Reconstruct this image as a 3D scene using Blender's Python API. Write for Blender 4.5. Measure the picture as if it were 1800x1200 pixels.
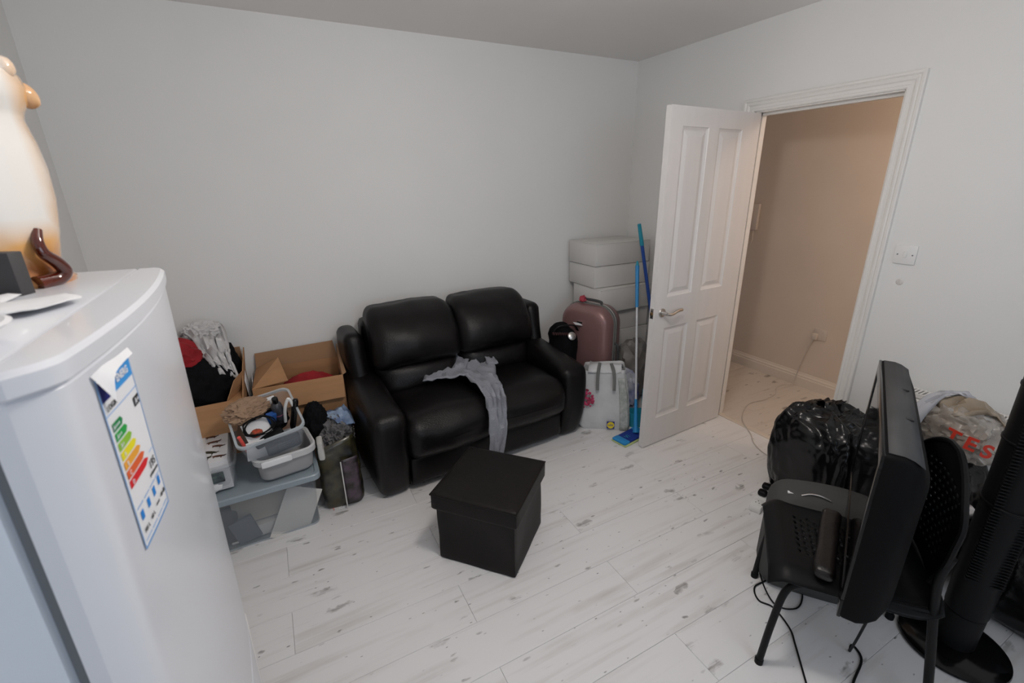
import bpy, bmesh, math, random
from mathutils import Vector, Matrix, noise
PI = math.pi
C = bpy.context.scene.collection
for o in list(bpy.data.objects): bpy.data.objects.remove(o)
sc = bpy.context.scene

# ------------------------------------------------------------------ camera
cd = bpy.data.cameras.new('camera'); cam = bpy.data.objects.new('camera', cd); C.objects.link(cam)
sc.camera = cam
yaw, pit, rol = 0.478, 0.3324, -0.0183
sy_, cy_, sp_, cp_ = math.sin(yaw), math.cos(yaw), math.sin(pit), math.cos(pit)
fwd = Vector((sy_*cp_, cy_*cp_, -sp_)); up = Vector((sy_*sp_, cy_*sp_, cp_)); rt = Vector((cy_, -sy_, 0))
R_ = rt*math.cos(rol)+up*math.sin(rol); U_ = -rt*math.sin(rol)+up*math.cos(rol)
M = Matrix((R_, U_, -fwd)).transposed().to_4x4(); M.translation = Vector((-2.6661, -3.0149, 1.6212))
cam.matrix_world = M
cd.sensor_width = 36; cd.lens = 805.2/1800*36; cd.clip_start = 0.02
cd.dof.use_dof = True; cd.dof.focus_distance = 2.4; cd.dof.aperture_fstop = 5.0

# ------------------------------------------------------------------ world, lights, exposure
w = bpy.data.worlds.new('world'); sc.world = w; w.use_nodes = True
w.node_tree.nodes['Background'].inputs[0].default_value = (0.62, 0.76, 1.0, 1)
w.node_tree.nodes['Background'].inputs[1].default_value = 0.3
def light(name, kind, loc, energy, col, **k):
    l = bpy.data.lights.new(name, kind); l.energy = energy; l.color = col
    for a, b in k.items():
        if a != 'rot': setattr(l, a, b)
    o = bpy.data.objects.new(name, l); C.objects.link(o); o.location = loc
    if 'rot' in k: o.rotation_euler = k['rot']
    return o
light('room_lamp', 'POINT', (-1.93, -2.08, 2.15), 30.5, (1.0, 0.94, 0.89), shadow_soft_size=0.09)
light('window_daylight', 'AREA', (-2.0, -4.62, 1.55), 15, (0.76, 0.86, 1.0), shape='RECTANGLE', size=1.5, size_y=1.25, rot=(PI/2, 0, 0))
light('hall_lamp', 'POINT', (0.55, -2.4, 2.25), 14.5, (1.0, 0.79, 0.62), shadow_soft_size=0.08)
sc.view_settings.view_transform = 'Standard'; sc.view_settings.look = 'None'
sc.view_settings.exposure = 0.0; sc.view_settings.gamma = 1; sc.view_settings.use_curve_mapping = False

# ------------------------------------------------------------------ helpers
def lin(c):
    return tuple((x/12.92 if x <= .04045 else ((x+.055)/1.055)**2.4) for x in c)
def rgb(r, g, b): return lin((r/255, g/255, b/255))
def nodes(name):
    m = bpy.data.materials.new(name); m.use_nodes = True
    return m, m.node_tree, m.node_tree.nodes['Principled BSDF']
def mat(name, col, rough=.6, metal=0, var=.0, vs=6, bump=0, bs=60, alpha=1, coat=0, spec=.5, sheen=0, stretch=None, col2=None):
    m, nt, p = nodes(name)
    p.inputs['Base Color'].default_value = (*col, 1); p.inputs['Roughness'].default_value = rough
    p.inputs['Metallic'].default_value = metal; p.inputs['Alpha'].default_value = alpha
    p.inputs['Coat Weight'].default_value = coat; p.inputs['Specular IOR Level'].default_value = spec
    p.inputs['Sheen Weight'].default_value = sheen
    tc = nt.nodes.new('ShaderNodeTexCoord'); mp = nt.nodes.new('ShaderNodeMapping')
    nt.links.new(tc.outputs['Object'], mp.inputs[0])
    if stretch: mp.inputs['Scale'].default_value = stretch
    n = nt.nodes.new('ShaderNodeTexNoise'); n.inputs['Scale'].default_value = vs; n.inputs['Detail'].default_value = 5
    nt.links.new(mp.outputs[0], n.inputs['Vector'])
    if var or col2:
        mx = nt.nodes.new('ShaderNodeMix'); mx.data_type = 'RGBA'
        c2 = col2 if col2 else tuple(max(0, x*(1-var)) for x in col)
        mx.inputs[6].default_value = (*col, 1); mx.inputs[7].default_value = (*c2, 1)
        rr = nt.nodes.new('ShaderNodeMapRange'); rr.inputs[1].default_value = .38; rr.inputs[2].default_value = .66
        nt.links.new(n.outputs[0], rr.inputs[0]); nt.links.new(rr.outputs[0], mx.inputs[0])
        nt.links.new(mx.outputs[2], p.inputs['Base Color'])
    if bump:
        b = nt.nodes.new('ShaderNodeTexNoise'); b.inputs['Scale'].default_value = bs; b.inputs['Detail'].default_value = 4
        nt.links.new(mp.outputs[0], b.inputs['Vector'])
        bn = nt.nodes.new('ShaderNodeBump'); bn.inputs['Strength'].default_value = bump; bn.inputs['Distance'].default_value = .004
        nt.links.new(b.outputs[0], bn.inputs['Height']); nt.links.new(bn.outputs[0], p.inputs['Normal'])
    return m

WALL = mat('wall_paint', (.785, .785, .775), .75, var=.03, vs=1.3, bump=.08, bs=90)
CEIL = mat('ceiling_paint', (.86, .84, .82), .8, var=.03, vs=1)
HALLP = mat('hall_paint', (.70, .60, .51), .7, var=.05, vs=2, bump=.1, bs=50)
GLOSSW = mat('white_gloss_paint', (.80, .78, .75), .32, var=.03, vs=3, bump=.03, bs=80)
DOORP = mat('door_paint', (.73, .71, .70), .38, var=.03, vs=3, bump=.10, bs=40, stretch=(6, 6, .5))
FRIDGE = mat('fridge_enamel', (.70, .72, .765), .28, var=.02, vs=3, coat=.3)
FRIDGE_SIDE = mat('fridge_side_enamel', (.66, .71, .78), .4)
WPLAST = mat('white_plastic', (.78, .78, .77), .35)
GASKET = mat('grey_gasket', (.17, .18, .19), .7)
LEATHER = mat('dark_brown_leather', (.0055, .0045, .0045), .36, var=.35, vs=7, bump=.35, bs=160, spec=.26)
LEATHER2 = mat('ottoman_faux_leather', (.0085, .0068, .0062), .5, var=.25, vs=9, bump=.25, bs=220, spec=.22)
BLACKP = mat('black_plastic', (.0055, .0058, .0065), .45, bump=.1, bs=300, spec=.16)
BLACKG = mat('black_gloss', (.003, .003, .0035), .12, spec=.35)
BINBAG = mat('black_bin_liner', (.0035, .0035, .004), .24, bump=.5, bs=22, spec=.42)
CARD = mat('brown_cardboard', rgb(176, 132, 92), .8, var=.12, vs=5, bump=.12, bs=40, stretch=(1, 1, 8))
CARD2 = mat('brown_cardboard_inside', rgb(160, 124, 92), .85, var=.1, vs=4)
WCARD = mat('white_carton', (.66, .65, .63), .75, var=.05, vs=3)
CLEAR = mat('clear_plastic', (.50, .55, .60), .10, alpha=.17)
CLEARRIM = mat('clear_plastic_edge', (.60, .66, .70), .2, alpha=.5)
LIDBLUE = mat('pale_blue_lid', (.33, .40, .45), .28, alpha=.8)
GREYBOX = mat('grey_bin_plastic', (.36, .36, .37), .5)
REDC = mat('red_cloth', (.36, .012, .018), .9, var=.3, vs=9)
WHITEC = mat('white_cloth', (.66, .65, .65), .95, var=.12, vs=14, bump=.3, bs=200)
BLACKC = mat('black_cloth', (.005, .005, .0065), .9, var=.3, vs=12, spec=.15)
GREYC = mat('grey_marl_cloth', (.30, .31, .35), .95, var=.16, vs=160, bump=.3, bs=500)
KRAFT = mat('kraft_paper', rgb(158, 130, 106), .85, var=.15, vs=14)
PAPER = mat('white_paper', (.74, .75, .77), .7)
PAPERG = mat('offwhite_paper', (.58, .57, .54), .8, var=.08, vs=5)
PINKCASE = mat('rose_metallic_shell', rgb(142, 108, 106), .36, metal=.25, var=.06, vs=3, coat=.2)
GREYZ = mat('grey_zip_tape', (.14, .145, .14), .75, bump=.3, bs=300)
GREYT = mat('grey_plastic', (.05, .05, .052), .45, bump=.08, bs=200)
TVTOP = mat('casing_lit_top', (.062, .063, .065), .6, var=.2, vs=9, bump=.15, bs=260, spec=.3)
STEEL = mat('satin_steel', (.60, .58, .56), .28, metal=1, var=.05, vs=8)
CHROME = mat('chrome', (.8, .8, .8), .12, metal=1)
BLUE1 = mat('light_blue_plastic', rgb(40, 140, 205), .4)
CYAN = mat('turquoise_plastic', rgb(42, 150, 175), .4)
BLUE2 = mat('dark_blue_tube', rgb(38, 78, 160), .4)
NAVY = mat('navy_pad', rgb(22, 52, 140), .6)
LIME = mat('lime_fringe', rgb(190, 205, 140), .9)
WHITEM = mat('white_enamel_tube', (.66, .68, .72), .35)
BROWNG = mat('brown_glaze', rgb(92, 30, 14), .08, coat=.8, var=.4, vs=14)
BAGW = mat('woven_white_plastic', (.60, .61, .62), .45, var=.12, vs=10, bump=.3, bs=45)
BAGG = mat('woven_grey_green_print', (.33, .36, .34), .5, col2=(.50, .52, .50), vs=34)
PINKF = mat('pink_flower_print', rgb(205, 60, 110), .6, col2=rgb(120, 20, 40), vs=50)
YELLOW = mat('yellow_print', rgb(235, 212, 40), .5)
BLUEPR = mat('blue_print', rgb(28, 40, 130), .5)
REDPR = mat('red_print', rgb(196, 52, 34), .5)
BLACKPR = mat('black_print', (.012, .012, .014), .5)
BROWNC = mat('seat_reflection_brown', (.005, .003, .0026), .4, var=.3, vs=12, bump=.3, bs=120)
POLY = mat('thin_translucent_polythene', (.55, .50, .44), .25, alpha=.55, var=.25, vs=12, coat=.3)
POLYW = mat('thin_white_polythene', (.62, .63, .68), .35, alpha=.75)
BEIGE = mat('beige_contents', rgb(150, 118, 92), .8, var=.4, vs=18)
CABLEW = mat('white_cable', (.55, .50, .46), .5)
HALLPL = mat('hall_plate', (.62, .55, .49), .5)
PINKPEN = mat('coral_plastic', rgb(235, 90, 80), .4)
TIGER = mat('animal_print_brown', rgb(110, 60, 35), .6, col2=rgb(30, 22, 18), vs=60)
CAMO = mat('dark_photo_print', (.055, .048, .022), .3, col2=(.005, .005, .004), vs=17, bump=.5, bs=22, coat=.3)
PURPLE = mat('mauve_photo_print', (.075, .050, .070), .4, col2=(.012, .010, .006), vs=24, coat=.2)

def ceramic():
    m, nt, p = nodes('cream_orange_glaze'); p.inputs['Roughness'].default_value = .1; p.inputs['Coat Weight'].default_value = .6
    tc = nt.nodes.new('ShaderNodeTexCoord'); sx = nt.nodes.new('ShaderNodeSeparateXYZ'); nt.links.new(tc.outputs['Object'], sx.inputs[0])
    n = nt.nodes.new('ShaderNodeTexNoise'); n.inputs['Scale'].default_value = 9; nt.links.new(tc.outputs['Object'], n.inputs['Vector'])
    # the glaze runs darker along the belly line, the foot and the muzzle
    a = nt.nodes.new('ShaderNodeMath'); a.operation = 'MULTIPLY_ADD'; a.inputs[1].default_value = -13; a.inputs[2].default_value = 1.35
    nt.links.new(sx.outputs[2], a.inputs[0])
    cl = nt.nodes.new('ShaderNodeClamp'); nt.links.new(a.outputs[0], cl.inputs[0])
    b = nt.nodes.new('ShaderNodeMath'); b.operation = 'MULTIPLY_ADD'; b.inputs[1].default_value = 22; b.inputs[2].default_value = -2.0
    nt.links.new(sx.outputs[0], b.inputs[0])
    cl2 = nt.nodes.new('ShaderNodeClamp'); nt.links.new(b.outputs[0], cl2.inputs[0])
    mxx = nt.nodes.new('ShaderNodeMath'); mxx.operation = 'MAXIMUM'; nt.links.new(cl.outputs[0], mxx.inputs[0]); nt.links.new(cl2.outputs[0], mxx.inputs[1])
    mu = nt.nodes.new('ShaderNodeMath'); mu.operation = 'MULTIPLY'; nt.links.new(mxx.outputs[0], mu.inputs[0])
    r2 = nt.nodes.new('ShaderNodeMapRange'); r2.inputs[1].default_value = .35; r2.inputs[2].default_value = .65; nt.links.new(n.outputs[0], r2.inputs[0])
    r2.inputs[3].default_value = .35; nt.links.new(r2.outputs[0], mu.inputs[1])
    cr = nt.nodes.new('ShaderNodeValToRGB'); e = cr.color_ramp.elements
    e[0].position = 0; e[0].color = (*lin((.90, .89, .87)), 1); e[1].position = 1; e[1].color = (*lin((.62, .36, .18)), 1)
    k = cr.color_ramp.elements.new(.45); k.color = (*lin((.86, .66, .42)), 1)
    nt.links.new(mu.outputs[0], cr.inputs[0]); nt.links.new(cr.outputs[0], p.inputs['Base Color'])
    return m
CERAMIC = ceramic()

def plank_mat(name, base, warm):
    m, nt, p = nodes(name); L = nt.links
    g = nt.nodes.new('ShaderNodeNewGeometry'); oi = nt.nodes.new('ShaderNodeObjectInfo')
    ad = nt.nodes.new('ShaderNodeVectorMath'); ad.operation = 'SCALE'; ad.inputs[0].default_value = (17, 9, 3)
    L.new(oi.outputs['Random'], ad.inputs['Scale'])
    a2 = nt.nodes.new('ShaderNodeVectorMath'); L.new(g.outputs['Position'], a2.inputs[0]); L.new(ad.outputs[0], a2.inputs[1])
    def mp(s):
        q = nt.nodes.new('ShaderNodeMapping'); q.inputs['Scale'].default_value = s; L.new(a2.outputs[0], q.inputs[0]); return q
    def ramp(src, lo, hi, inv=False):
        r = nt.nodes.new('ShaderNodeMapRange'); r.inputs[1].default_value = lo; r.inputs[2].default_value = hi
        if inv: r.inputs[3].default_value = 1; r.inputs[4].default_value = 0
        L.new(src, r.inputs[0]); return r.outputs[0]
    def mul(a, b):
        r = nt.nodes.new('ShaderNodeMath'); r.operation = 'MULTIPLY'; L.new(a, r.inputs[0])
        if isinstance(b, float): r.inputs[1].default_value = b
        else: L.new(b, r.inputs[1])
        return r.outputs[0]
    def mx(a, b, f):
        r = nt.nodes.new('ShaderNodeMix'); r.data_type = 'RGBA'; L.new(f, r.inputs[0])
        if isinstance(a, tuple): r.inputs[6].default_value = (*a, 1)
        else: L.new(a, r.inputs[6])
        r.inputs[7].default_value = (*b, 1); return r.outputs[2]
    n1 = nt.nodes.new('ShaderNodeTexNoise'); n1.inputs['Scale'].default_value = 1; n1.inputs['Detail'].default_value = 8; L.new(mp((1.6, 30, 1)).outputs[0], n1.inputs['Vector'])
    n2 = nt.nodes.new('ShaderNodeTexNoise'); n2.inputs['Scale'].default_value = 3.2; n2.inputs['Detail'].default_value = 6; L.new(mp((.8, 1.6, 1)).outputs[0], n2.inputs['Vector'])
    c = mx(base, warm, mul(ramp(n1.outputs[0], .50, .78), ramp(n2.outputs[0], .40, .62)))
    # worn grey streaks that show the wood through the whitewash
    n3 = nt.nodes.new('ShaderNodeTexNoise'); n3.inputs['Scale'].default_value = 1; n3.inputs['Detail'].default_value = 10; n3.inputs['Roughness'].default_value = .7
    L.new(mp((3.2, 44, 1)).outputs[0], n3.inputs['Vector'])
    n4 = nt.nodes.new('ShaderNodeTexNoise'); n4.inputs['Scale'].default_value = 1.0; n4.inputs['Detail'].default_value = 3; L.new(mp((2.6, 9, 1)).outputs[0], n4.inputs['Vector'])
    c = mx(c, tuple(x*.50 for x in warm), mul(mul(ramp(n3.outputs[0], .60, .70), ramp(n4.outputs[0], .54, .66)), .8))
    # knots
    for sc_, thr, keep, dark, st in (((3.6, 9, 1), .17, .26, .42, .85), ((8, 22, 1), .14, .16, .22, .8), ((20, 44, 1), .12, .07, .12, .9)):
        nz = nt.nodes.new('ShaderNodeTexNoise'); nz.inputs['Scale'].default_value = 22; L.new(a2.outputs[0], nz.inputs['Vector'])
        sub = nt.nodes.new('ShaderNodeVectorMath'); sub.operation = 'SCALE'; sub.inputs['Scale'].default_value = .5; L.new(nz.outputs['Color'], sub.inputs[0])
        dm = nt.nodes.new('ShaderNodeVectorMath'); L.new(mp(sc_).outputs[0], dm.inputs[0]); L.new(sub.outputs[0], dm.inputs[1])
        v = nt.nodes.new('ShaderNodeTexVoronoi'); v.voronoi_dimensions = '2D'; v.inputs['Scale'].default_value = 1; L.new(dm.outputs[0], v.inputs['Vector'])
        s = nt.nodes.new('ShaderNodeSeparateColor'); L.new(v.outputs['Color'], s.inputs[0])
        k = nt.nodes.new('ShaderNodeMath'); k.operation = 'LESS_THAN'; k.inputs[1].default_value = keep; L.new(s.outputs[0], k.inputs[0])
        d = ramp(v.outputs['Distance'], thr*.45, thr, True)
        brk = ramp(n3.outputs[0], .40, .60)
        f = mul(mul(mul(d, k.outputs[0]), brk), st)
        c = mx(c, tuple(x*dark for x in warm), f)
    L.new(c, p.inputs['Base Color']); p.inputs['Roughness'].default_value = .38
    b = nt.nodes.new('ShaderNodeBump'); b.inputs['Strength'].default_value = .12; b.inputs['Distance'].default_value = .002
    L.new(n1.outputs[0], b.inputs['Height']); L.new(b.outputs[0], p.inputs['Normal'])
    return m
PLANK = plank_mat('whitewashed_laminate', (.755, .75, .755), (.56, .53, .51))
PLANKH = plank_mat('whitewashed_laminate_hall', (.62, .56, .50), (.42, .34, .28))
GAP = mat('floor_underlay', (.22, .21, .20), .9)

# ------------------------------------------------------------------ object helpers
def link(name, data, parent=None, loc=None, rot=None):
    o = bpy.data.objects.new(name, data); C.objects.link(o)
    if parent: o.parent = parent
    if loc is not None: o.location = loc
    if rot is not None: o.rotation_euler = rot
    return o
def obj(name, bm, m, parent=None, smooth=True, loc=None, rot=None, angle=40):
    bmesh.ops.recalc_face_normals(bm, faces=bm.faces)
    me = bpy.data.meshes.new(name)
    if smooth:
        for f in bm.faces: f.smooth = True
        for e in bm.edges:
            if len(e.link_faces) == 2 and e.calc_face_angle(0) > math.radians(angle): e.smooth = False
    bm.to_mesh(me); bm.free()
    me.materials.append(m)
    return link(name, me, parent, loc, rot)
def thing(name, label, cat, loc=(0, 0, 0), rotz=0, group=None, rot=None):
    o = link(name, None, None, loc, rot if rot else (0, 0, rotz)); o.empty_display_size = .05
    return tag(o, label, cat, group)
def tag(o, label, cat, group=None):
    o['label'] = label; o['category'] = cat
    if group: o['group'] = group
    return o
def struct(o):
    o['kind'] = 'structure'; return o
def add_box(bm, lo, hi, bev=0, seg=2, mtx=None):
    r = bmesh.ops.create_cube(bm, size=1); vs = r['verts']
    c = [(a+b)/2 for a, b in zip(lo, hi)]; s = [abs(b-a) for a, b in zip(lo, hi)]
    for v in vs: v.co = Vector((v.co.x*s[0]+c[0], v.co.y*s[1]+c[1], v.co.z*s[2]+c[2]))
    if bev:
        es = list({e for v in vs for e in v.link_edges})
        g = bmesh.ops.bevel(bm, geom=es, offset=bev, segments=seg, affect='EDGES', profile=.5)
        vs = list({v for f in g['faces'] for v in f.verts} | {v for v in vs if v.is_valid})
    if mtx:
        for v in vs: v.co = mtx @ v.co
    return bm
def bx(lo, hi, bev=0, seg=2, mtx=None): return add_box(bmesh.new(), lo, hi, bev, seg, mtx)
def loft(bm, rings, cap0=True, cap1=True, closed=True):
    vs = [[bm.verts.new(p) for p in r] for r in rings]; n = len(rings[0])
    for a, b in zip(vs, vs[1:]):
        for i in range(n if closed else n-1):
            bm.faces.new((a[i], a[(i+1) % n], b[(i+1) % n], b[i]))
    if cap0: bm.faces.new(vs[0][::-1])
    if cap1: bm.faces.new(vs[-1])
    return bm
def ringloft(bm, rings): return loft(bm, rings+[rings[0]], False, False)
def rr(w_, d_, r, z, cx=0, cy=0, n=5):
    out = []
    for qx, qy, a0 in ((1, 1, 0), (-1, 1, 90), (-1, -1, 180), (1, -1, 270)):
        for i in range(n+1):
            a = math.radians(a0+90*i/n)
            out.append((cx+qx*(w_/2-r)+r*math.cos(a), cy+qy*(d_/2-r)+r*math.sin(a), z))
    return out
def lathe(prof, n=28, bm=None, sx=1, sy=1, cx=0, cy=0):
    bm = bm or bmesh.new()
    rings = [[(cx+sx*max(r, 1e-4)*math.cos(2*PI*i/n), cy+sy*max(r, 1e-4)*math.sin(2*PI*i/n), z) for i in range(n)] for r, z in prof]
    return loft(bm, rings)
def catmull(pts, k=6):
    P = [Vector(p) for p in pts]; P = [P[0]*2-P[1]]+P+[P[-1]*2-P[-2]]; out = []
    for i in range(1, len(P)-2):
        for j in range(k):
            t = j/k; a, b, c, d = P[i-1:i+3]
            out.append(.5*((2*b)+(c-a)*t+(2*a-5*b+4*c-d)*t*t+(3*b-a-3*c+d)*t**3))
    out.append(P[-2]); return out
def tube(pts, r, n=8, k=6, bm=None, smooth=True, rs=None, flat=1):
    bm = bm or bmesh.new(); P = catmull(pts, k) if smooth else [Vector(p) for p in pts]
    rings = []; prev = None
    for i, p in enumerate(P):
        t = (P[min(i+1, len(P)-1)]-P[max(i-1, 0)]).normalized()
        if prev is None:
            u = t.cross(Vector((0, 0, 1)));
            if u.length < .1: u = t.cross(Vector((0, 1, 0)))
        else: u = prev-t*prev.dot(t)
        u.normalize(); prev = u; v = t.cross(u)
        rad = r if rs is None else rs[0]+(rs[1]-rs[0])*i/(len(P)-1)
        rings.append([p+u*rad*math.cos(2*PI*j/n)+v*rad*flat*math.sin(2*PI*j/n) for j in range(n)])
    return loft(bm, rings)
def soft(size, r, n=12, puff=(0, 0, 0), wr=0, ws=6, seed=0, fn=None, ridge=False, center=(0, 0, 0)):
    """rounded, puffed and wrinkled box with its base at z=0"""
    bm = bmesh.new(); h = Vector(size)/2; r = min(r, min(h)*.999); cache = {}
    def vert(p):
        k = tuple(round(x, 5) for x in p)
        if k in cache: return cache[k]
        q = [max(-1, min(1, .45*x+.55*math.sin(x*PI/2)))*hh for x, hh in zip(p, h)]
        inn = [max(-(hh-r), min(hh-r, x)) for x, hh in zip(q, h)]
        d = Vector(q)-Vector(inn); v = Vector(inn)+(d.normalized()*r if d.length > 1e-9 else d)
        for ax in range(3):
            o1, o2 = (ax+1) % 3, (ax+2) % 3
            f = max(0, 1-(v[o1]/h[o1])**2)*max(0, 1-(v[o2]/h[o2])**2)
            v[ax] += puff[ax]*f*(v[ax]/h[ax])**3 if abs(v[ax]) > 0 else 0
        cache[k] = bm.verts.new(v); return cache[k]
    for ax in range(3):
        for s in (-1, 1):
            for i in range(n):
                for j in range(n):
                    c = []
                    for a, b in ((0, 0), (1, 0), (1, 1), (0, 1)):
                        p = [0, 0, 0]; p[ax] = s; p[(ax+1) % 3] = -1+2*(i+a)/n; p[(ax+2) % 3] = -1+2*(j+b)/n
                        c.append(vert(p))
                    try: bm.faces.new(c)
                    except ValueError: pass
    bmesh.ops.recalc_face_normals(bm, faces=bm.faces); bm.normal_update()
    if wr:
        of = Vector((seed*7.3, seed*3.1, seed*5.7))
        ds = []
        for v in bm.verts:
            p = v.co*ws+of
            if ridge: t = 1-2*abs(noise.noise(p))-.6*abs(noise.noise(p*2.1))
            else: t = noise.noise(p)+.5*noise.noise(p*2.3)
            ds.append(v.normal*wr*t)
        for v, d in zip(bm.verts, ds): v.co += d
    for v in bm.verts:
        v.co.z += h.z
        if fn: v.co = Vector(fn(v.co))
        v.co += Vector(center)
    return bm
def flat_base(bm, z=0):
    for v in bm.verts:
        if v.co.z < z: v.co.z = z
    return bm
def blob(rad, seed=0, amp=.1, fr=3, sub=4, base=None, fn=None, ridge=True, fine=.3):
    """crumpled bag or heap: an icosphere of radii rad pushed by ridged noise, base cut flat"""
    bm = bmesh.new(); bmesh.ops.create_icosphere(bm, subdivisions=sub, radius=1); of = Vector((seed*5.1, seed*2.7, seed*9.3))
    for v in bm.verts:
        n_ = v.co.normalized(); p = n_*fr+of
        if ridge: t = .5-1.6*abs(noise.noise(p))+fine*(.5-2*abs(noise.noise(p*3.1)))+fine*.5*noise.noise(p*7)
        else: t = noise.noise(p)+fine*noise.noise(p*3)
        s = 1+amp*t
        v.co = Vector((n_.x*rad[0]*s, n_.y*rad[1]*s, n_.z*rad[2]*s))
        if fn: v.co = Vector(fn(v.co))
        if base is not None: v.co.z = max(v.co.z, base)
    return bm
def ribbon(secs, n=10, k=5, wr=.006, ws=9, seed=0, bm=None):
    """cloth between two edge lines; secs = [(left, right), ...]"""
    bm = bm or bmesh.new(); A = catmull([s[0] for s in secs], k); B = catmull([s[1] for s in secs], k); g = []
    for a, b in zip(A, B):
        row = []
        for i in range(n+1):
            p = a.lerp(b, i/n)
            e = noise.noise(Vector((i*.55, seed, 0))+p*ws)*wr*1.5+abs(noise.noise(p*ws*2+Vector((seed, 1, 2))))*wr
            row.append(bm.verts.new(p+Vector((0, -e*.6, e))))
        g.append(row)
    for r0, r1 in zip(g, g[1:]):
        for i in range(n): bm.faces.new((r0[i], r0[i+1], r1[i+1], r1[i]))
    return bm
def solid(o, t, off=0):
    m = o.modifiers.new('solidify', 'SOLIDIFY'); m.thickness = t; m.offset = off; return o
def text(s, size, m, parent, loc, rot, name='lettering', ext=.0004, bold=0, sx=1):
    cu = bpy.data.curves.new(name, 'FONT'); cu.body = s; cu.size = size; cu.extrude = ext; cu.offset = bold
    cu.align_x = 'CENTER'; cu.align_y = 'CENTER'
    t = bpy.data.objects.new(name, cu); me = bpy.data.meshes.new_from_object(t); bpy.data.objects.remove(t)
    me.materials.append(m); o = link(name, me, parent, loc, rot); o.scale = (sx, 1, 1); return o
def quadgrid(f, nu, nv, skip=None):
    bm = bmesh.new(); g = [[bm.verts.new(f(i/nu, j/nv)) for j in range(nv+1)] for i in range(nu+1)]
    for i in range(nu):
        for j in range(nv):
            if skip and skip(i, j): continue
            bm.faces.new((g[i][j], g[i+1][j], g[i+1][j+1], g[i][j+1]))
    bmesh.ops.delete(bm, geom=[v for v in bm.verts if not v.link_faces], context='VERTS')
    return bm

# ------------------------------------------------------------------ room shell
XL, YF, H = -3.49, -4.5, 2.462
floor = struct(obj('floor', bx((XL-.1, YF-.1, -.06), (.05, .1, -.008)), GAP, smooth=False))
hallfloor = struct(obj('floor_hall', bx((.05, -3.0, -.06), (1.13, .6, -.008)), GAP, smooth=False))
random.seed(4)
plank_cache = {}
def plank(x0, x1, y0, y1, m, parent):
    L, W = round(x1-x0, 3), round(y1-y0, 3)
    if L < .02 or W < .01: return
    key = (L, W, m.name)
    if key not in plank_cache:
        bm = bx((-L/2+.0004, -W/2+.0004, -.008), (L/2-.0004, W/2-.0004, 0))
        top = [e for e in bm.edges if all(v.co.z > -.001 for v in e.verts)]
        bmesh.ops.bevel(bm, geom=top, offset=.0011, segments=1, affect='EDGES')
        me = bpy.data.meshes.new('plank'); bm.to_mesh(me); bm.free(); me.materials.append(m); plank_cache[key] = me
    link('plank', plank_cache[key], parent, ((x0+x1)/2, (y0+y1)/2, 0))
def planks(x0, x1, y0, y1, m, parent, xref):
    k0 = math.floor((y0+1.755)/.2)
    for k in range(k0, 20):
        a, b = -1.755+k*.2, -1.755+(k+1)*.2
        if a >= y1: break
        off = xref+(.64 if k % 2 == 0 else 0)
        j = math.floor((x0-off)/1.28)
        while off+j*1.28 < x1:
            plank(max(x0, off+j*1.28), min(x1, off+(j+1)*1.28), max(a, y0), min(b, y1), m, parent); j += 1
planks(XL, .035, YF, 0, PLANK, floor, -1.55)
planks(.07, 1.03, -3.0, .5, PLANKH, hallfloor, .3)
struct(obj('ceiling', bx((XL-.1, YF-.1, H), (.0, .1, H+.08)), CEIL, smooth=False))
struct(obj('wall_back', bx((XL-.1, 0, -.06), (.1, .1, H)), WALL, smooth=False))
struct(obj('wall_left', bx((XL-.1, YF-.1, -.06), (XL, 0, H)), WALL, smooth=False))
J0, J1, JZ = -1.075, -1.755, 2.02      # rough opening
J0, J1, JZ = -1.015, -1.812, 2.012
bm = bx((0, YF-.1, -.06), (.1, J1, H)); add_box(bm, (0, J0, -.06), (.1, 0, H)); add_box(bm, (0, J1, JZ), (.1, J0, H))
struct(obj('wall_right', bm, WALL, smooth=False))
# wall behind the camera with the window the daylight comes through
bm = bx((XL, YF-.1, -.06), (-2.85, YF, H)); add_box(bm, (-1.15, YF-.1, -.06), (0, YF, H)); add_box(bm, (-2.85, YF-.1, -.06), (-1.15, YF, .85)); add_box(bm, (-2.85, YF-.1, 2.25), (-1.15, YF, H))
struct(obj('wall_front', bm, WALL, smooth=False))
win = struct(link('window_1', None, None, (-2.0, YF-.05, .85)))
bm = bx((-.85, -.03, 0), (.85, .03, .06)); add_box(bm, (-.85, -.03, 1.34), (.85, .03, 1.4)); add_box(bm, (-.85, -.03, 0), (-.79, .03, 1.4)); add_box(bm, (.79, -.03, 0), (.85, .03, 1.4)); add_box(bm, (-.03, -.03, 0), (.03, .03, 1.4))
obj('window_frame', bm, GLOSSW, win, smooth=False)
obj('window_sill', bx((-.9, .0, -.03), (.9, .16, .0), .006), GLOSSW, win)
# hallway
struct(obj('wall_hall', bx((1.03, -3.0, -.06), (1.13, .6, H)), HALLP, smooth=False))
bm = bx((.1, .5, -.06), (1.03, .6, H)); add_box(bm, (.1, -3.1, -.06), (1.03, -3.0, H))
struct(obj('wall_hall_ends', bm, HALLP, smooth=False))
struct(obj('ceiling_hall', bx((.1, -3.1, 2.44), (1.13, .6, 2.5)), CEIL, smooth=False))
bm = bmesh.new()
prof = [(0, 0), (.018, 0), (.018, .072), (.014, .078), (.014, .090), (.008, .1), (.004, .115), (0, .115)]
loft(bm, [[(1.03-a, y, b) for a, b in prof] for y in (-3.0, .5)])
struct(obj('baseboard_hall', bm, mat('hall_skirting_paint', (.72, .64, .56), .4), smooth=False))
bm = bmesh.new(); loft(bm, [[(x, -a, b) for a, b in prof] for x in (XL, 0)]); struct(obj('baseboard_back', bm, GLOSSW, smooth=False))
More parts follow.
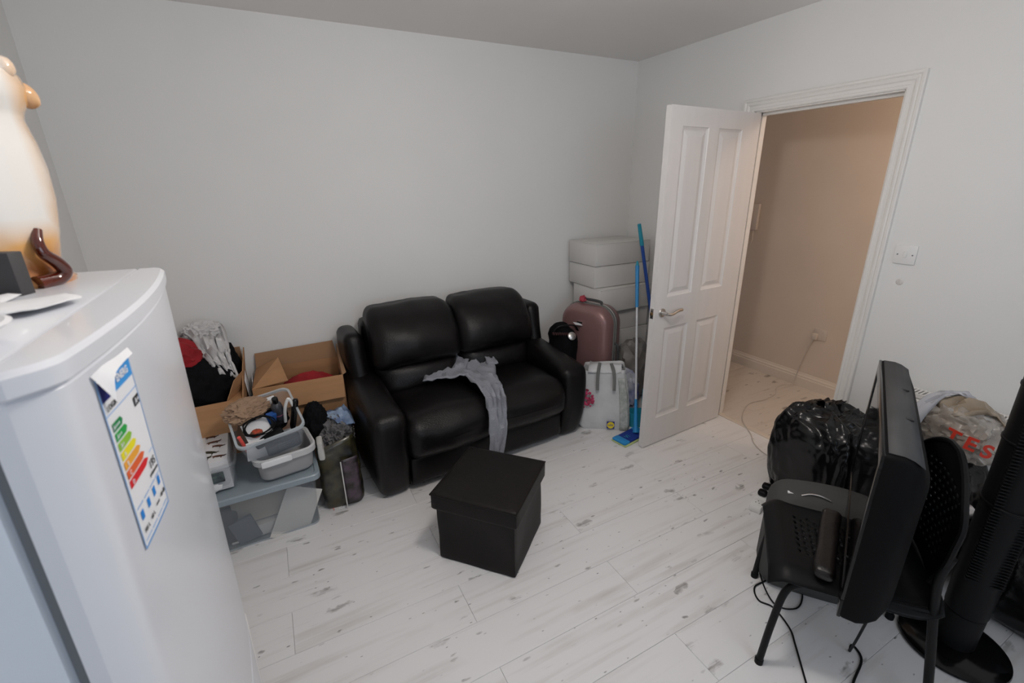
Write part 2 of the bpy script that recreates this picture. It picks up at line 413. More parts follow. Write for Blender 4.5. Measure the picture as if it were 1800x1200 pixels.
bm = bmesh.new(); loft(bm, [[(-a, y, b) for a, b in prof] for y in (YF, -1.87)]); loft(bm, [[(-a, y, b) for a, b in prof] for y in (-.93, -.02)])
struct(obj('baseboard_right', bm, GLOSSW, smooth=False))
# door jamb lining with its stop, and the moulded casing
bm = bmesh.new()
for y0, y1 in ((J0-.028, J0), (J1, J1+.028)): add_box(bm, (-.002, y0, 0), (.102, y1, JZ))
add_box(bm, (-.002, J1, JZ-.026), (.102, J0, JZ))
for y0, y1 in ((J0-.042, J0-.028), (J1+.028, J1+.042)): add_box(bm, (.042, y0, 0), (.075, y1, JZ-.026))
add_box(bm, (.042, J1+.028, JZ-.040), (.075, J0-.028, JZ-.026))
struct(obj('trim_1', bm, GLOSSW, smooth=False))
def casing(name, x, s):
    prof = [(0, 0), (0, .010), (.006, .014), (.014, .014), (.017, .010), (.030, .012), (.036, .017), (.044, .019), (.050, .015), (.056, .021), (.066, .022), (.070, .018), (.070, 0)]
    a, b, z = J0-.022, J1+.022, JZ-.020
    rings = []
    for yy, zz, dy, dz in ((a, 0, 1, 0), (a, z, 1, 1), (b, z, -1, 1), (b, 0, -1, 0)):
        rings.append([(x+s*h_, yy+dy*o_, zz+dz*o_) for o_, h_ in prof])
    bm = bmesh.new(); loft(bm, rings); return struct(obj(name, bm, GLOSSW, smooth=False))
casing('trim_2', 0, -1); casing('trim_3', .1, 1)
struct(obj('trim_4', bx((.030, J1+.02, -.004), (.072, J0-.02, .006), .003), mat('threshold_strip', (.66, .58, .50), .4)))

# ------------------------------------------------------------------ door
door = struct(link('door_1', None, None, (-.004, -1.046, .006), (0, 0, math.atan2(-.066, -.998))))
DW, DT, DH = .762, .036, 1.975
px_ = [(.160, .372), (.455, .668)]; pz_ = [(.185, .785), (.975, 1.880)]
bm = bmesh.new()
xs = [0, .160, .372, .455, .668, DW]; zs = [0, .185, .785, .975, 1.880, DH]
for i in range(5):
    for j in range(5):
        if i in (1, 3) and j in (1, 3): continue
        add_box(bm, (xs[i], 0, zs[j]), (xs[i+1], DT, zs[j+1]))
bmesh.ops.remove_doubles(bm, verts=bm.verts, dist=1e-5)
inner = [f for f in bm.faces if sum(1 for g in bm.faces if g is not f and set(g.verts) == set(f.verts))]
bmesh.ops.delete(bm, geom=inner, context='FACES')
obj('door_slab', bm, DOORP, door, smooth=False)
pm = {}
for (x0, x1) in px_:
    for (z0, z1) in pz_:
        bm = bmesh.new()
        for s, yb in ((1, DT), (-1, 0)):
            rings = []
            for inset, dep in ((0, 0), (.003, .004), (.012, .008), (.018, .0095), (.022, .0095), (.045, .0035), (.048, .003)):
                y = yb-s*dep
                rings.append([(x0+inset, y, z0+inset), (x1-inset, y, z0+inset), (x1-inset, y, z1-inset), (x0+inset, y, z1-inset)])
            loft(bm, rings, cap0=False)
        obj('panel', bm, DOORP, door, smooth=False)
def lever(side):
    h_ = link('door_handle', None, door, (.700, DT if side > 0 else 0, .885), (0, 0, 0 if side > 0 else PI))
    # local y points out of the door, x towards the hinge side on the room face
    sx = -1 if side > 0 else 1
    bm = lathe([(0, 0), (.026, 0), (.027, .004), (.025, .008), (.012, .009), (.0105, .012), (.0105, .045), (0, .046)])
    for v in bm.verts: v.co = Vector((v.co.x, v.co.z, v.co.y))
    obj('rosette', bm, STEEL, h_)
    bm = tube([(0, .042, 0), (sx*.022, .048, -.004), (sx*.05, .046, -.002), (sx*.085, .044, .008), (sx*.125, .042, .009)], .0095, 10)
    obj('lever', bm, STEEL, h_)
    return h_
lever(1); lever(-1)
lp = obj('latch_plate', bx((DW, DT/2-.011, .855), (DW+.0015, DT/2+.011, .915), .001), STEEL, door)
obj('latch_bolt', bx((DW, DT/2-.006, .876), (DW+.010, DT/2+.006, .894), .002), mat('brass', (.35, .22, .10), .3, metal=1), door)
for z in (.22, 1.0, 1.75):
    obj('hinge', lathe([(0, z), (.006, z), (.006, z+.075), (0, z+.075)], 10, cx=.000, cy=-.004), STEEL, door)

# ------------------------------------------------------------------ wall fittings
sw = thing('light_switch', 'white square light switch with one rocker on the wall right of the doorway', 'light switch', (0, -1.945, 1.225))
obj('face_plate', bx((-.009, -.044, 0), (0, .044, .088), .003), WPLAST, sw)
obj('rocker', bx((-.013, -.007, .030), (-.007, .007, .058), .002), WPLAST, sw)
for y in (-.030, .030): obj('screw', lathe([(0, 0), (.0032, 0), (.0032, .0015), (0, .0018)], 10), GASKET, sw, loc=(-.009, y, .044), rot=(0, -PI/2, 0))
bm = lathe([(0, 0), (.016, 0), (.014, .0015), (.006, .002), (0, .001)], 16)
tag(obj('filler_patch', bm, mat('filler', (.62, .58, .55), .9, col2=(.70, .68, .66), vs=60), loc=(0, -1.948, 1.138), rot=(0, -PI/2, 0)), 'small round filler patch on the wall just below the light switch', 'wall patch')
so = thing('wall_socket', 'double wall socket with a cable on the hall wall above the skirting', 'socket', (1.03, -1.12, .418))
obj('face_plate', bx((-.010, -.048, 0), (0, .048, .088), .003), HALLPL, so)
for y in (-.022, .022): obj('rocker', bx((-.013, y-.005, .062), (-.009, y+.005, .076), .001), HALLPL, so)
pl = thing('plug', 'pale plug in the hall wall socket', 'plug', (1.02, -1.092, .45))
obj('plug_body', bx((-.032, -.020, -.028), (0, .020, .018), .006), HALLPL, pl)
P = [(.99, -1.092, .425), (1.0, -1.06, .33), (1.0, -1.03, .18), (1.003, -1.01, .06), (.99, -1.0, .006), (.90, -.975, .006), (.80, -.99, .006), (.70, -1.05, .006), (.54, -1.075, .006), (.38, -1.06, .006), (.24, -1.113, .006), (.12, -1.19, .006), (.05, -1.26, .010), (-.02, -1.36, .004), (-.10, -1.44, .004), (-.15, -1.55, .004), (-.145, -1.68, .004)]
tag(obj('power_cable', tube(P, .0035, 6), CABLEW), 'thin pale cable running from the hall socket across the threshold', 'cable')
ic = thing('intercom_handset', 'white door entry handset on the hall wall beside the open door', 'intercom', (1.03, -.405, 1.21))
obj('body', bx((-.030, -.050, 0), (0, .050, .215), .008), HALLPL, ic)
obj('handset', soft((.030, .040, .205), .014, 6, center=(-.045, .024, .006)), HALLPL, ic)
obj('coiled_cord', tube([(-.03, .02, .005), (-.035, .03, -.06), (-.03, .0, -.12), (-.03, -.03, -.09), (-.02, -.02, 0)], .004, 6), HALLPL, ic)
# radiator under the right wall
ra = thing('radiator', 'white panel radiator behind the plastic bags along the right wall', 'radiator', (-.035, -2.72, .12))
def corr(u, v):
    y = -.62+1.24*u; return (-.075-.004*math.cos(u*2*PI*30), y, v*.52)
g_ = obj('panel', quadgrid(corr, 240, 1), GLOSSW, ra); solid(g_, .003)
bm = bx((-.08, -.625, .525), (-.074, .625, .545)); add_box(bm, (-.012, -.625, .525), (-.006, .625, .545))
for s in (-1, 1): add_box(bm, (-.08, s*.625-.003, .0), (-.006, s*.625+.003, .545))
add_box(bm, (-.012, -.62, 0), (-.006, .62, .52))
obj('casing', bm, GLOSSW, ra, smooth=False)
bm = bmesh.new()
for i in range(83): add_box(bm, (-.074, -.62+i*.015, .532), (-.012, -.6135+i*.015, .545))
g_ = obj('top_grille', bm, GLOSSW, ra, smooth=False); g_['kind'] = 'stuff'

# ------------------------------------------------------------------ sofa
SF = (-1.667, -.850, 0); SR = math.radians(3.46)
sofa = thing('leather_sofa', 'dark brown two-seat leather recliner sofa against the back wall', 'sofa', SF, SR)
def arm(s):
    def fn(v):
        x, y, z = v; x, y = x, y
        t = y/.80
        # profile of the top line: front .52, rising towards the back
        top = .525-.02*(1-t)**2+.06*t
        z2 = z/.54*top
        x2 = x*(1.0+.10*(z/.54))+s*(.010*math.sin(z/.54*PI)+.012*(z/.54))
        # front face bellies forward at the top and is cut back at the floor
        y2 = y+(.05*(1-z/.54)-.035*math.sin(z/.54*PI))*(1-t)**2
        return (x2, y2, z2)
    bm = soft((.175, .80, .54), .055, 16, puff=(.012, .0, .015), wr=.004, ws=5, seed=3+s)
    for v in bm.verts:
        v.co.y += .40; v.co = Vector(fn(v.co)); v.co.x += s*.592
        v.co.z = max(0.006, v.co.z)
    return obj('arm', bm, LEATHER, sofa)
arm(-1); arm(1)
def wing(s):
    def fn(v):
        x, y, z = v; k = z/.80
        return (x+s*.012*k, y+.05*k-.17*max(0, 1-k)**1.5, z)
    bm = soft((.115, .27, .815), .05, 14, puff=(.01, .012, .0), wr=.004, ws=5, seed=8+s, fn=fn)
    for v in bm.verts: v.co.x += s*.612; v.co.y += .60
    return obj('back_wing', bm, LEATHER, sofa)
wing(-1); wing(1)
# carcass: base panel, back panel
bm = soft((1.04, .66, .13), .02, 8, puff=(0, .004, 0), center=(0, .385, .02)); obj('base_panel', bm, LEATHER, sofa)
bm = soft((1.10, .16, .76), .05, 10, center=(0, .70, .10)); obj('back_panel', bm, LEATHER, sofa)
for s in (-1, 1):
    # lower footrest strip
    bm = soft((.505, .10, .165), .02, 10, puff=(0, .008, 0), wr=.003, ws=7, seed=20+s, center=(s*.258, .075, .045)); obj('footrest_panel', bm, LEATHER, sofa)
    def sfn(v):
        x, y, z = v; t = (y+.34)/.68
        z += -.020*t-.055*max(0, .18-t)/.18*(.5 if z > .12 else -.3)
        return (x, y-.012*math.sin(max(0, min(1, z/.26))*PI)*(1-t), z)
    bm = soft((.525, .62, .26), .075, 22, puff=(.0, .028, .030), wr=.007, ws=6, seed=30+s, fn=sfn, center=(s*.262, .29, .195))
    obj('seat_cushion', bm, LEATHER, sofa)
    def lfn(v):
        x, y, z = v; return (x, y+.30*z-.02, z)
    bm = soft((.53, .19, .25), .085, 20, puff=(.0, .05, .0), wr=.008, ws=7, seed=40+s, fn=lfn, center=(s*.268, .50, .40))
    obj('lumbar_cushion', bm, LEATHER, sofa)
    def hfn(v):
        x, y, z = v; k = z/.34
        z2 = z+.012*(1-(x/.27)**2)
        return (x*(1-.05*k), y+.16*k-.05*math.sin(k*PI), z2)
    bm = soft((.560, .19, .345), .065, 24, puff=(.0, .040, .0), wr=.008, ws=6, seed=50+s, fn=hfn, center=(s*.270, .475, .585))
    obj('head_cushion', bm, LEATHER, sofa)
# crumpled grey joggers on the seat
bm = ribbon([((-1.80, -.28, .545), (-1.50, -.43, .49)), ((-1.79, -.40, .49), (-1.51, -.53, .485)), ((-1.76, -.56, .488), (-1.56, -.66, .487)),
             ((-1.735, -.72, .485), (-1.60, -.80, .485)), ((-1.735, -.855, .46), (-1.615, -.87, .455)), ((-1.738, -.915, .39), (-1.622, -.91, .38)),
             ((-1.742, -.93, .27), (-1.628, -.925, .26)), ((-1.748, -.935, .125), (-1.662, -.93, .12))], 12, 6, wr=.02, ws=13, seed=2)
ribbon([((-1.80, -.28, .56), (-1.60, -.36, .52)), ((-1.88, -.37, .495), (-1.66, -.45, .515)), ((-1.93, -.43, .495), (-1.70, -.52, .50)), ((-1.985, -.535, .485), (-1.73, -.63, .505))], 10, 6, wr=.014, ws=13, seed=5, bm=bm)
ribbon([((-1.56, -.36, .515), (-1.49, -.40, .515)), ((-1.54, -.44, .52), (-1.475, -.47, .51)), ((-1.55, -.52, .505), (-1.49, -.545, .50))], 5, 5, wr=.012, ws=16, seed=9, bm=bm)
for v in bm.verts:
    if v.co.z > .44: v.co.z += .022
g_ = obj('grey_trousers', bm, GREYC); solid(g_, .008, 1)
tag(g_, 'crumpled light grey marl trousers draped over the front edge of the black sofa seat', 'clothing')

# ------------------------------------------------------------------ ottoman
ot = thing('storage_ottoman', 'dark brown cube storage footstool with a lid in front of the sofa', 'ottoman', (-1.945, -1.385, 0), math.radians(-48.5))
bm = soft((.375, .375, .30), .012, 12, puff=(-.012, -.012, 0), wr=.003, ws=7, seed=4); obj('body', flat_base(bm, .0), LEATHER2, ot)
bm = soft((.405, .405, .085), .012, 14, puff=(0, 0, .010), wr=.0015, ws=9, seed=6, center=(0, 0, .275)); obj('lid', bm, LEATHER2, ot)
bm = bmesh.new(); r_ = .4035/2
tube([(-r_, -r_, .352), (r_, -r_, .352), (r_, r_, .352), (-r_, r_, .352), (-r_, -r_, .352)], .003, 6, bm=bm, smooth=False)
obj('piping', bm, LEATHER2, ot)

# ------------------------------------------------------------------ refrigerator
FX, FY = -3.165, -2.206      # centre of the footprint
fr = thing('refrigerator', 'tall white fridge freezer with an energy label standing in the left foreground', 'fridge', (FX-.029, FY, .005), rot=(0, math.radians(1.15), 0))
bm = bx((-.29, -.30, .03), (.250, .30, 1.455), .006); obj('cabinet', bm, FRIDGE_SIDE, fr)
obj('gasket', bx((.250, -.288, .09), (.263, .288, 1.445)), GASKET, fr, smooth=False)
def door_ring(z, grow=0, xb=.263):
    out = []; n = 60
    pts = [(xb, .30+grow), ]
    for i in range(n+1):
        t = i/n; y = .30+grow-(.60+2*grow)*t
        u = 2*t-1; x = .305+.022*(1-u*u)+grow
        # rounded corner on the near side, tighter one on the far side
        if t > .93: x -= .026*((t-.93)/.07)**2
        if t < .03: x -= .008*((.03-t)/.03)**2
        out.append((x, y, z))
    return [(xb, .30+grow, z)]+out+[(xb, -.30-grow, z)]
def fdoor(z0, z1, name):
    bm = bmesh.new(); loft(bm, [door_ring(z0+.002, -.003), door_ring(z0+.005), door_ring(z1-.004), door_ring(z1-.001, -.002)]); return obj(name, bm, FRIDGE, fr, angle=30)
fdoor(.60, 1.4545, 'upper_door'); fdoor(.09, .588, 'lower_door')
bm = bmesh.new(); loft(bm, [door_ring(1.454, .000, .272), door_ring(1.458, .004, .272), door_ring(1.475, .004, .272), door_ring(1.480, -.001, .272)])
obj('top_trim', bm, FRIDGE, fr, angle=30)
obj('top_panel', bx((-.29, -.302, 1.455), (.268, .302, 1.480), .004), FRIDGE, fr)
obj('handle_strip', bx((.28, .290, .10), (.305, .312, .585), .004), WPLAST, fr)
obj('handle_strip', bx((.28, .286, .600), (.300, .309, .64), .004), WPLAST, fr)
obj('plinth', bx((-.25, -.28, 0), (.20, .28, .09), .004), FRIDGE_SIDE, fr)
# energy label on the door front
def dx(y):   # door surface x for a local y
    u = -y/.30; t = (1+u)/2; x = .305+.022*(1-u*u)
    if t > .93: x -= .026*((t-.93)/.07)**2
    return x
LY0, LY1 = -.224, -.128       # near and far edges
LZ1, LZ0 = 1.438, 1.222
def lab(name, y0, y1, z0, z1, m, parent, e=.0010, tip=0, n=6):
    """printed patch that follows the curved door; tip = pointed far end"""
    bm = bmesh.new(); a = []; b = []
    for i in range(n+1):
        t = i/n; y = y0+(y1-y0)*t; zc = (z0+z1)/2; hh = (z1-z0)/2
        if tip and t > .88: hh *= (1-t)/.12*.9+.1
        a.append(bm.verts.new((dx(y)+e, y, zc-hh))); b.append(bm.verts.new((dx(y)+e, y, zc+hh)))
    for i in range(n): bm.faces.new((a[i], a[i+1], b[i+1], b[i]))
    return obj(name, bm, m, parent, smooth=False)
lb = lab('energy_label', LY0, LY1, LZ0, LZ1, PAPER, fr, .0012, n=10)
def LP(u, v): return LY0+(LY1-LY0)*u, LZ0+(LZ1-LZ0)*v
def lpart(name, u0, u1, v0, v1, c, e=.0018, **k):
    y0, z0 = LP(u0, v0); y1, z1 = LP(u1, v1)
    return lab(name, y0, y1, z0, z1, mat('print_'+name, c, .5), lb, e, **k)
LBLUE = rgb(60, 150, 220)
lpart('border', 0, 1, .985, 1, LBLUE); lpart('border', 0, 1, 0, .010, LBLUE); lpart('border', 0, .014, 0, 1, LBLUE); lpart('border', .986, 1, 0, 1, LBLUE)
lpart('header', .03, .36, .87, .975, rgb(30, 34, 110)); lpart('header', .36, .98, .87, .975, LBLUE)
lpart('divider', .02, .98, .795, .799, LBLUE, n=4)
cols = [rgb(20, 130, 70), rgb(40, 160, 70), rgb(140, 190, 60), rgb(232, 220, 40), rgb(235, 165, 60), rgb(222, 98, 50), rgb(215, 40, 45)]
for i, c in enumerate(cols):
    v1 = .745-i*.056
    lpart('rating_arrow', .08, .36+.062*i, v1-.046, v1, c, tip=1)
lpart('class_arrow', .78, .97, .700, .755, (.01, .01, .01), tip=0)
def ltext(s, u, v, size, m, sx=1, bold=0):
    y, z = LP(u, v); a = math.atan2(dx(y+.01)-dx(y-.01), .02)
    o = text(s, size, m, lb, (dx(y)+.0025, y, z), (PI/2, 0, PI/2-a), ext=.0002, sx=sx, bold=bold); return o
ltext('ENERG', .66, .925, .0125, PAPER, .95, .0003); ltext('A+', .875, .727, .011, PAPER)
ltext('LOGIK', .20, .83, .009, BLACKPR)
ltext('195', .80, .335, .015, BLACKPR); ltext('kWh/annum', .78, .285, .006, BLACKPR)
for i in range(7): ltext(['A+++', 'A++', 'A+', 'A', 'B', 'C', 'D'][i], .17, .745-i*.056-.023, .0075, PAPER)
GREYPR = mat('grey_print', (.25, .26, .28), .6)
for u0, u1 in ((.06, .27), (.30, .50), (.53, .73), (.76, .95)):
    lpart('icon_frame', u0, u1, .035, .04, LBLUE, n=2); lpart('icon_frame', u0, u1, .235, .24, LBLUE, n=2)
for u, v in ((.16, .18), (.40, .185), (.63, .19), (.86, .20)):
    lpart('icon', u-.045, u+.045, v-.03, v+.025, rgb(40, 130, 210), n=2, tip=0); ltext(['185 L', '60 L', '****', '40 dB'][int(u*4)], u, v-.09, .0075, BLACKPR)
lpart('icon', .80, .95, .40, .404, LBLUE, n=2)
# peeled upper corner strip of the label
bm = ribbon([((dx(LY0)+.001, LY0-.004, LZ1+.006), (dx(LY0)+.012, LY0+.01, LZ1-.03)), ((dx(-.2)+.001, -.20, LZ1+.007), (dx(-.2)+.010, -.2, LZ1-.006)), ((dx(-.16)+.001, -.16, LZ1+.004), (dx(-.16)+.006, -.16, LZ1-.004)), ((dx(-.12)+.001, -.12, LZ1+.003), (dx(-.12)+.006, -.125, LZ1-.004))], 4, 4, wr=.001)
obj('peeled_edge', bm, PAPER, lb)

# things on the fridge
TZ = 1.480
va = thing('ceramic_animal_figurine', 'glossy cream and orange ceramic animal figure with a brown tail on the white fridge', 'figurine', (-3.075, -2.0, TZ), math.radians(21.9))
prof = [(0, 0), (.100, 0), (.104, .006), (.098, .018), (.099, .03), (.102, .047), (.110, .084), (.117, .129), (.119, .174), (.116, .212), (.110, .245), (.112, .255), (.120, .268), (.124, .288), (.120, .306), (.106, .322), (.080, .338), (.04, .352), (0, .356)]
bm = lathe(prof, 48)
for v in bm.verts:
    if v.co.z < .022 and v.co.x > .03: v.co.x += .012*(1-v.co.z/.022)
    a = math.atan2(v.co.y, v.co.x); k = 1+.02*math.sin(4*a+1+v.co.z*10)*(1 if .03 < v.co.z < .24 and abs(a) > .5 else 0); v.co.x *= k; v.co.y *= k
obj('body', bm, CERAMIC, va)
bm = blob((.022, .026, .016), 5, .08, 2, 3, ridge=False)
for v in bm.verts: v.co = Matrix.Rotation(.9, 3, 'Y') @ v.co+Vector((.118, 0, .284))
obj('muzzle', bm, mat('orange_glaze', rgb(206, 150, 96), .12, coat=.6, col2=rgb(225, 190, 150), vs=30), va)
for s_, y_ in ((1, -.05), (1, .05)):
    bm = blob((.016, .018, .016), 7, .05, 2, 3, ridge=False)
    for v in bm.verts: v.co += Vector((.098, y_, .312))
    obj('ear', bm, CERAMIC, va)
bm = tube([(.076, -.076, .086), (.072, -.086, .070), (.074, -.088, .052), (.086, -.078, .036), (.092, -.070, .020), (.080, -.074, .010), (.055, -.092, .008)], .009, 12, rs=(.0065, .012))
obj('tail', bm, BROWNG, va)
bb = obj('dark_box', bx((-.17, -.012, 0), (0, .012, .062), .002), mat('dark_grey_card', (.045, .043, .046), .6), loc=(-2.985, -2.112, TZ), rot=(0, 0, math.radians(-20)))
tag(bb, 'small dark grey card box standing before the ceramic figure on the fridge', 'box')
bm = ribbon([((-3.12, -2.12, TZ+.006), (-2.985, -2.135, TZ+.004)), ((-3.12, -2.18, TZ+.012), (-2.99, -2.185, TZ+.002)), ((-3.12, -2.26, TZ+.010), (-2.97, -2.235, TZ+.003))], 10, 5, wr=.004, ws=24, seed=3)
for v in bm.verts: v.co.z = max(v.co.z, TZ+.001)
g_ = obj('paper_sheet', bm, PAPER); solid(g_, .0008, 1); tag(g_, 'loose white paper sheet lying by the dark box on the fridge', 'paper')
bm = ribbon([((-3.06, -2.235, TZ+.004), (-2.93, -2.165, TZ+.002)), ((-3.05, -2.27, TZ+.014), (-2.90, -2.215, TZ+.006)), ((-3.05, -2.33, TZ+.016), (-2.925, -2.275, TZ+.004))], 10, 5, wr=.004, ws=20, seed=6)
for v in bm.verts: v.co.z = max(v.co.z, TZ+.006)
g_ = obj('paper_napkin', bm, PAPER); solid(g_, .0008, 1); tag(g_, 'folded white paper napkin near the front edge of the fridge top', 'paper')
bm = lathe([(0, .012), (.055, .012), (.070, .018), (.075, .016), (.060, .006), (.055, .0), (0, 0)], 36)
g_ = obj('round_lid', bm, PAPER, loc=(-2.98, -2.405, TZ+.004)); tag(g_, 'round white plastic lid at the near end of the fridge top', 'lid')

# ------------------------------------------------------------------ cardboard boxes and clothes, left of the sofa
def board(name, pts, m, parent, t=.005):
    bm = bmesh.new(); vs = [bm.verts.new(p) for p in pts]; bm.faces.new(vs)
    o = obj(name, bm, m, parent, smooth=False); return solid(o, t, 0)
def carton(root, w_, d_, h_, m=CARD, mi=CARD2):
    a, b = w_/2, d_/2
    board('side_panel', [(-a, -b, 0), (a, -b, 0), (a, -b, h_), (-a, -b, h_)], m, root)
    board('side_panel', [(-a, b, 0), (a, b, 0), (a, b, h_), (-a, b, h_)], m, root)
    board('side_panel', [(-a, -b, 0), (-a, b, 0), (-a, b, h_), (-a, -b, h_)], m, root)
    board('side_panel', [(a, -b, 0), (a, b, 0), (a, b, h_), (a, -b, h_)], m, root)
    board('bottom_panel', [(-a, -b, .003), (a, -b, .003), (a, b, .003), (-a, b, .003)], m, root)
c1 = thing('cardboard_box', 'open brown cardboard box with a red garment beside the sofa', 'box', (-2.635, -.215, 0), math.radians(-3))
carton(c1, .46, .33, .595)
board('flap', [(-.23, .165, .595), (.23, .165, .595), (.215, .185, .70), (-.225, .185, .685)], CARD2, c1)
board('flap', [(.23, -.165, .595), (.23, .165, .595), (.235, .165, .68), (.25, -.15, .60)], CARD2, c1)
board('flap', [(-.23, -.165, .595), (-.23, .165, .595), (-.10, .12, .66), (-.06, -.05, .57)], CARD, c1)
board('flap', [(-.23, -.165, .595), (.23, -.165, .595), (.225, -.20, .47), (-.235, -.20, .47)], CARD, c1)
bm = blob((.15, .11, .09), 4, .16, 2.2, 4, base=-.05)
for v in bm.verts: v.co += Vector((.03, .0, .475))
g_ = obj('red_garment', bm, REDC, loc=(-2.62, -.20, 0)); tag(g_, 'red garment inside the open cardboard box next to the sofa', 'clothing')
bm = blob((.17, .12, .22), 14, .10, 2.2, 4, base=-.20)
for v in bm.verts: v.co += Vector((0, 0, .21))
g_ = obj('folded_clothes', bm, mat('beige_cloth', rgb(150, 120, 92), .9, var=.3), loc=(-2.635, -.215, .0)); tag(g_, 'beige cloth filling the cardboard box below the red garment', 'clothing')
c2 = thing('cardboard_box', 'open brown cardboard box overflowing with clothes between the fridge and the back wall', 'box', (-3.165, -.245, 0), math.radians(0))
carton(c2, .50, .46, .60)
board('flap', [(.25, -.23, .60), (.25, .23, .60), (.268, .21, .74), (.262, -.05, .70)], CARD, c2)
board('flap', [(-.25, .225, .60), (.25, .225, .60), (.25, .20, .75), (-.25, .20, .75)], CARD2, c2)
board('flap', [(-.25, -.23, .60), (.25, -.23, .60), (.20, -.30, .46), (-.25, -.31, .46)], CARD, c2)
board('flap', [(.25, -.23, .60), (.25, -.08, .60), (.262, -.09, .70), (.225, -.19, .69), (.18, -.23, .60)], CARD, c2)
def heap(name, rad, at, m, label, seed, amp=.16, fr=1.9, base=None, fine=.28):
    o = obj(name, blob(rad, seed, amp, fr, 5, base=base, fine=fine), m, loc=at); return tag(o, label, 'clothing')
heap('black_garment', (.185, .17, .17), (-3.13, -.28, .625), BLACKC, 'black garment bulging out of the front of the clothes box by the fridge', 2, base=-.10)
heap('black_jumper', (.11, .10, .20), (-3.03, -.12, .64), BLACKC, 'black jumper in the far right corner of the clothes box', 12, base=-.10)
heap('red_jumper', (.13, .14, .10), (-3.20, -.27, .80), REDC, 'bright red jumper on top of the clothes box by the fridge', 5)
bm = ribbon([((-3.17, -.09, .86), (-3.07, -.04, .89)), ((-3.14, -.13, .885), (-2.99, -.05, .905)), ((-3.11, -.18, .87), (-2.965, -.10, .86)), ((-3.09, -.24, .83), (-2.955, -.17, .79)), ((-3.05, -.32, .79), (-2.95, -.24, .73)), ((-3.0, -.37, .70), (-2.93, -.30, .65))], 16, 7, wr=.03, ws=13, seed=4)
g_ = obj('white_garment', bm, WHITEC); solid(g_, .012, 0); tag(g_, 'crumpled white garment lying over the top of the clothes box', 'clothing')
heap('white_towel', (.085, .06, .055), (-3.07, -.09, .88), WHITEC, 'bunched white towel at the very top of the clothes box against the wall', 15, amp=.3, fr=3)
# papers wedged between the two boxes
for i, (x, lean, lbl) in enumerate(((-2.895, .05, 'white magazine wedged upright between the two cardboard boxes, nearest the clothes box'), (-2.882, .028, 'white booklet wedged upright in the middle of the gap between the cardboard boxes'), (-2.870, .008, 'white leaflet wedged between the cardboard boxes, nearest the sofa'))):
    bm = ribbon([((x-.02, -.30+.03*i, .36), (x-.02, -.12, .36)), ((x-.01-lean*.4, -.29+.03*i, .50), (x-.01-lean*.4, -.12, .50)), ((x-lean, -.27+.03*i, .64-.03*i), (x-lean, -.12, .66-.03*i))], 4, 4, wr=.002, seed=i)
    g_ = obj('magazine', bm, PAPER); solid(g_, .003); tag(g_, lbl, 'magazine')

# ------------------------------------------------------------------ clear storage box stack
def tub(name, w_, d_, h_, m, parent, taper=.9, th=.0025, r=.03, rim=.010, loc=(0, 0, 0)):
    bm = bmesh.new(); R = []
    R.append(rr(w_*taper-.02, d_*taper-.02, r, 0)); R.append(rr(w_*taper, d_*taper, r, .012))
    R.append(rr(w_, d_, r, h_-.014)); R.append(rr(w_+rim*2, d_+rim*2, r+rim, h_-.014)); R.append(rr(w_+rim*2, d_+rim*2, r+rim, h_))
    R.append(rr(w_-th*2, d_-th*2, r, h_)); R.append(rr(w_*taper-th*2, d_*taper-th*2, r, .012+th)); R.append(rr(w_*taper-.022, d_*taper-.022, r, th))
    loft(bm, R); return obj(name, bm, m, parent, loc=loc, angle=25)
BX, BY = -2.925, -.675
sb = thing('storage_box', 'large clear plastic storage box with papers inside, lid on, beside the fridge', 'storage box', (BX, BY, 0), math.radians(1))
tub('tub', .54, .40, .285, CLEAR, sb, .93)
bm = bmesh.new(); loft(bm, [rr(.575, .435, .03, .272), rr(.585, .445, .035, .276), rr(.585, .445, .035, .300), rr(.575, .435, .03, .305), rr(.545, .405, .03, .305), rr(.535, .395, .03, .298)])
obj('lid', bm, LIDBLUE, sb, angle=30)
bm = bmesh.new(); loft(bm, [rr(.507, .367, .03, .001), rr(.512, .372, .03, .010), rr(.504, .364, .03, .010), rr(.500, .36, .03, .001)]); obj('bottom_rim', bm, CLEARRIM, sb)
def slab(name, size, at, rot, m, label, cat, bev=.001):
    o = obj(name, bx((-size[0]/2, -size[1]/2, 0), (size[0]/2, size[1]/2, size[2]), bev, 1), m, loc=at, rot=rot); return tag(o, label, cat)
slab('paper_stack', (.34, .30, .06), (BX+.03, BY, .012), (0, 0, .05), PAPERG, 'thick stack of off-white papers lying at the bottom of the large clear box', 'paper')
slab('grey_envelope', (.17, .26, .003), (BX+.16, BY-.158, .085), (math.radians(80), math.radians(28), math.radians(3)), PAPERG, 'large off-white sheet standing slanted against the front of the clear box', 'paper')
slab('file_folder', (.30, .012, .16), (BX+.04, BY-.115, .085), (math.radians(-8), 0, .03), mat('manila_card', rgb(160, 150, 136), .8), 'beige card folder standing behind the slanted sheet in the clear box', 'folder')
bm = soft((.15, .10, .16), .02, 6, wr=.012, ws=9, seed=3); g_ = obj('black_pouch', bm, BLACKC, loc=(BX-.165, BY-.11, .012)); tag(g_, 'dark cloth pouch in the left end of the large clear box', 'pouch')
slab('dark_notebook', (.10, .02, .13), (BX-.05, BY-.155, .012), (0, math.radians(-14), 0), mat('slate_cover', (.05, .06, .08), .5), 'dark slate notebook standing in the large clear box', 'notebook')

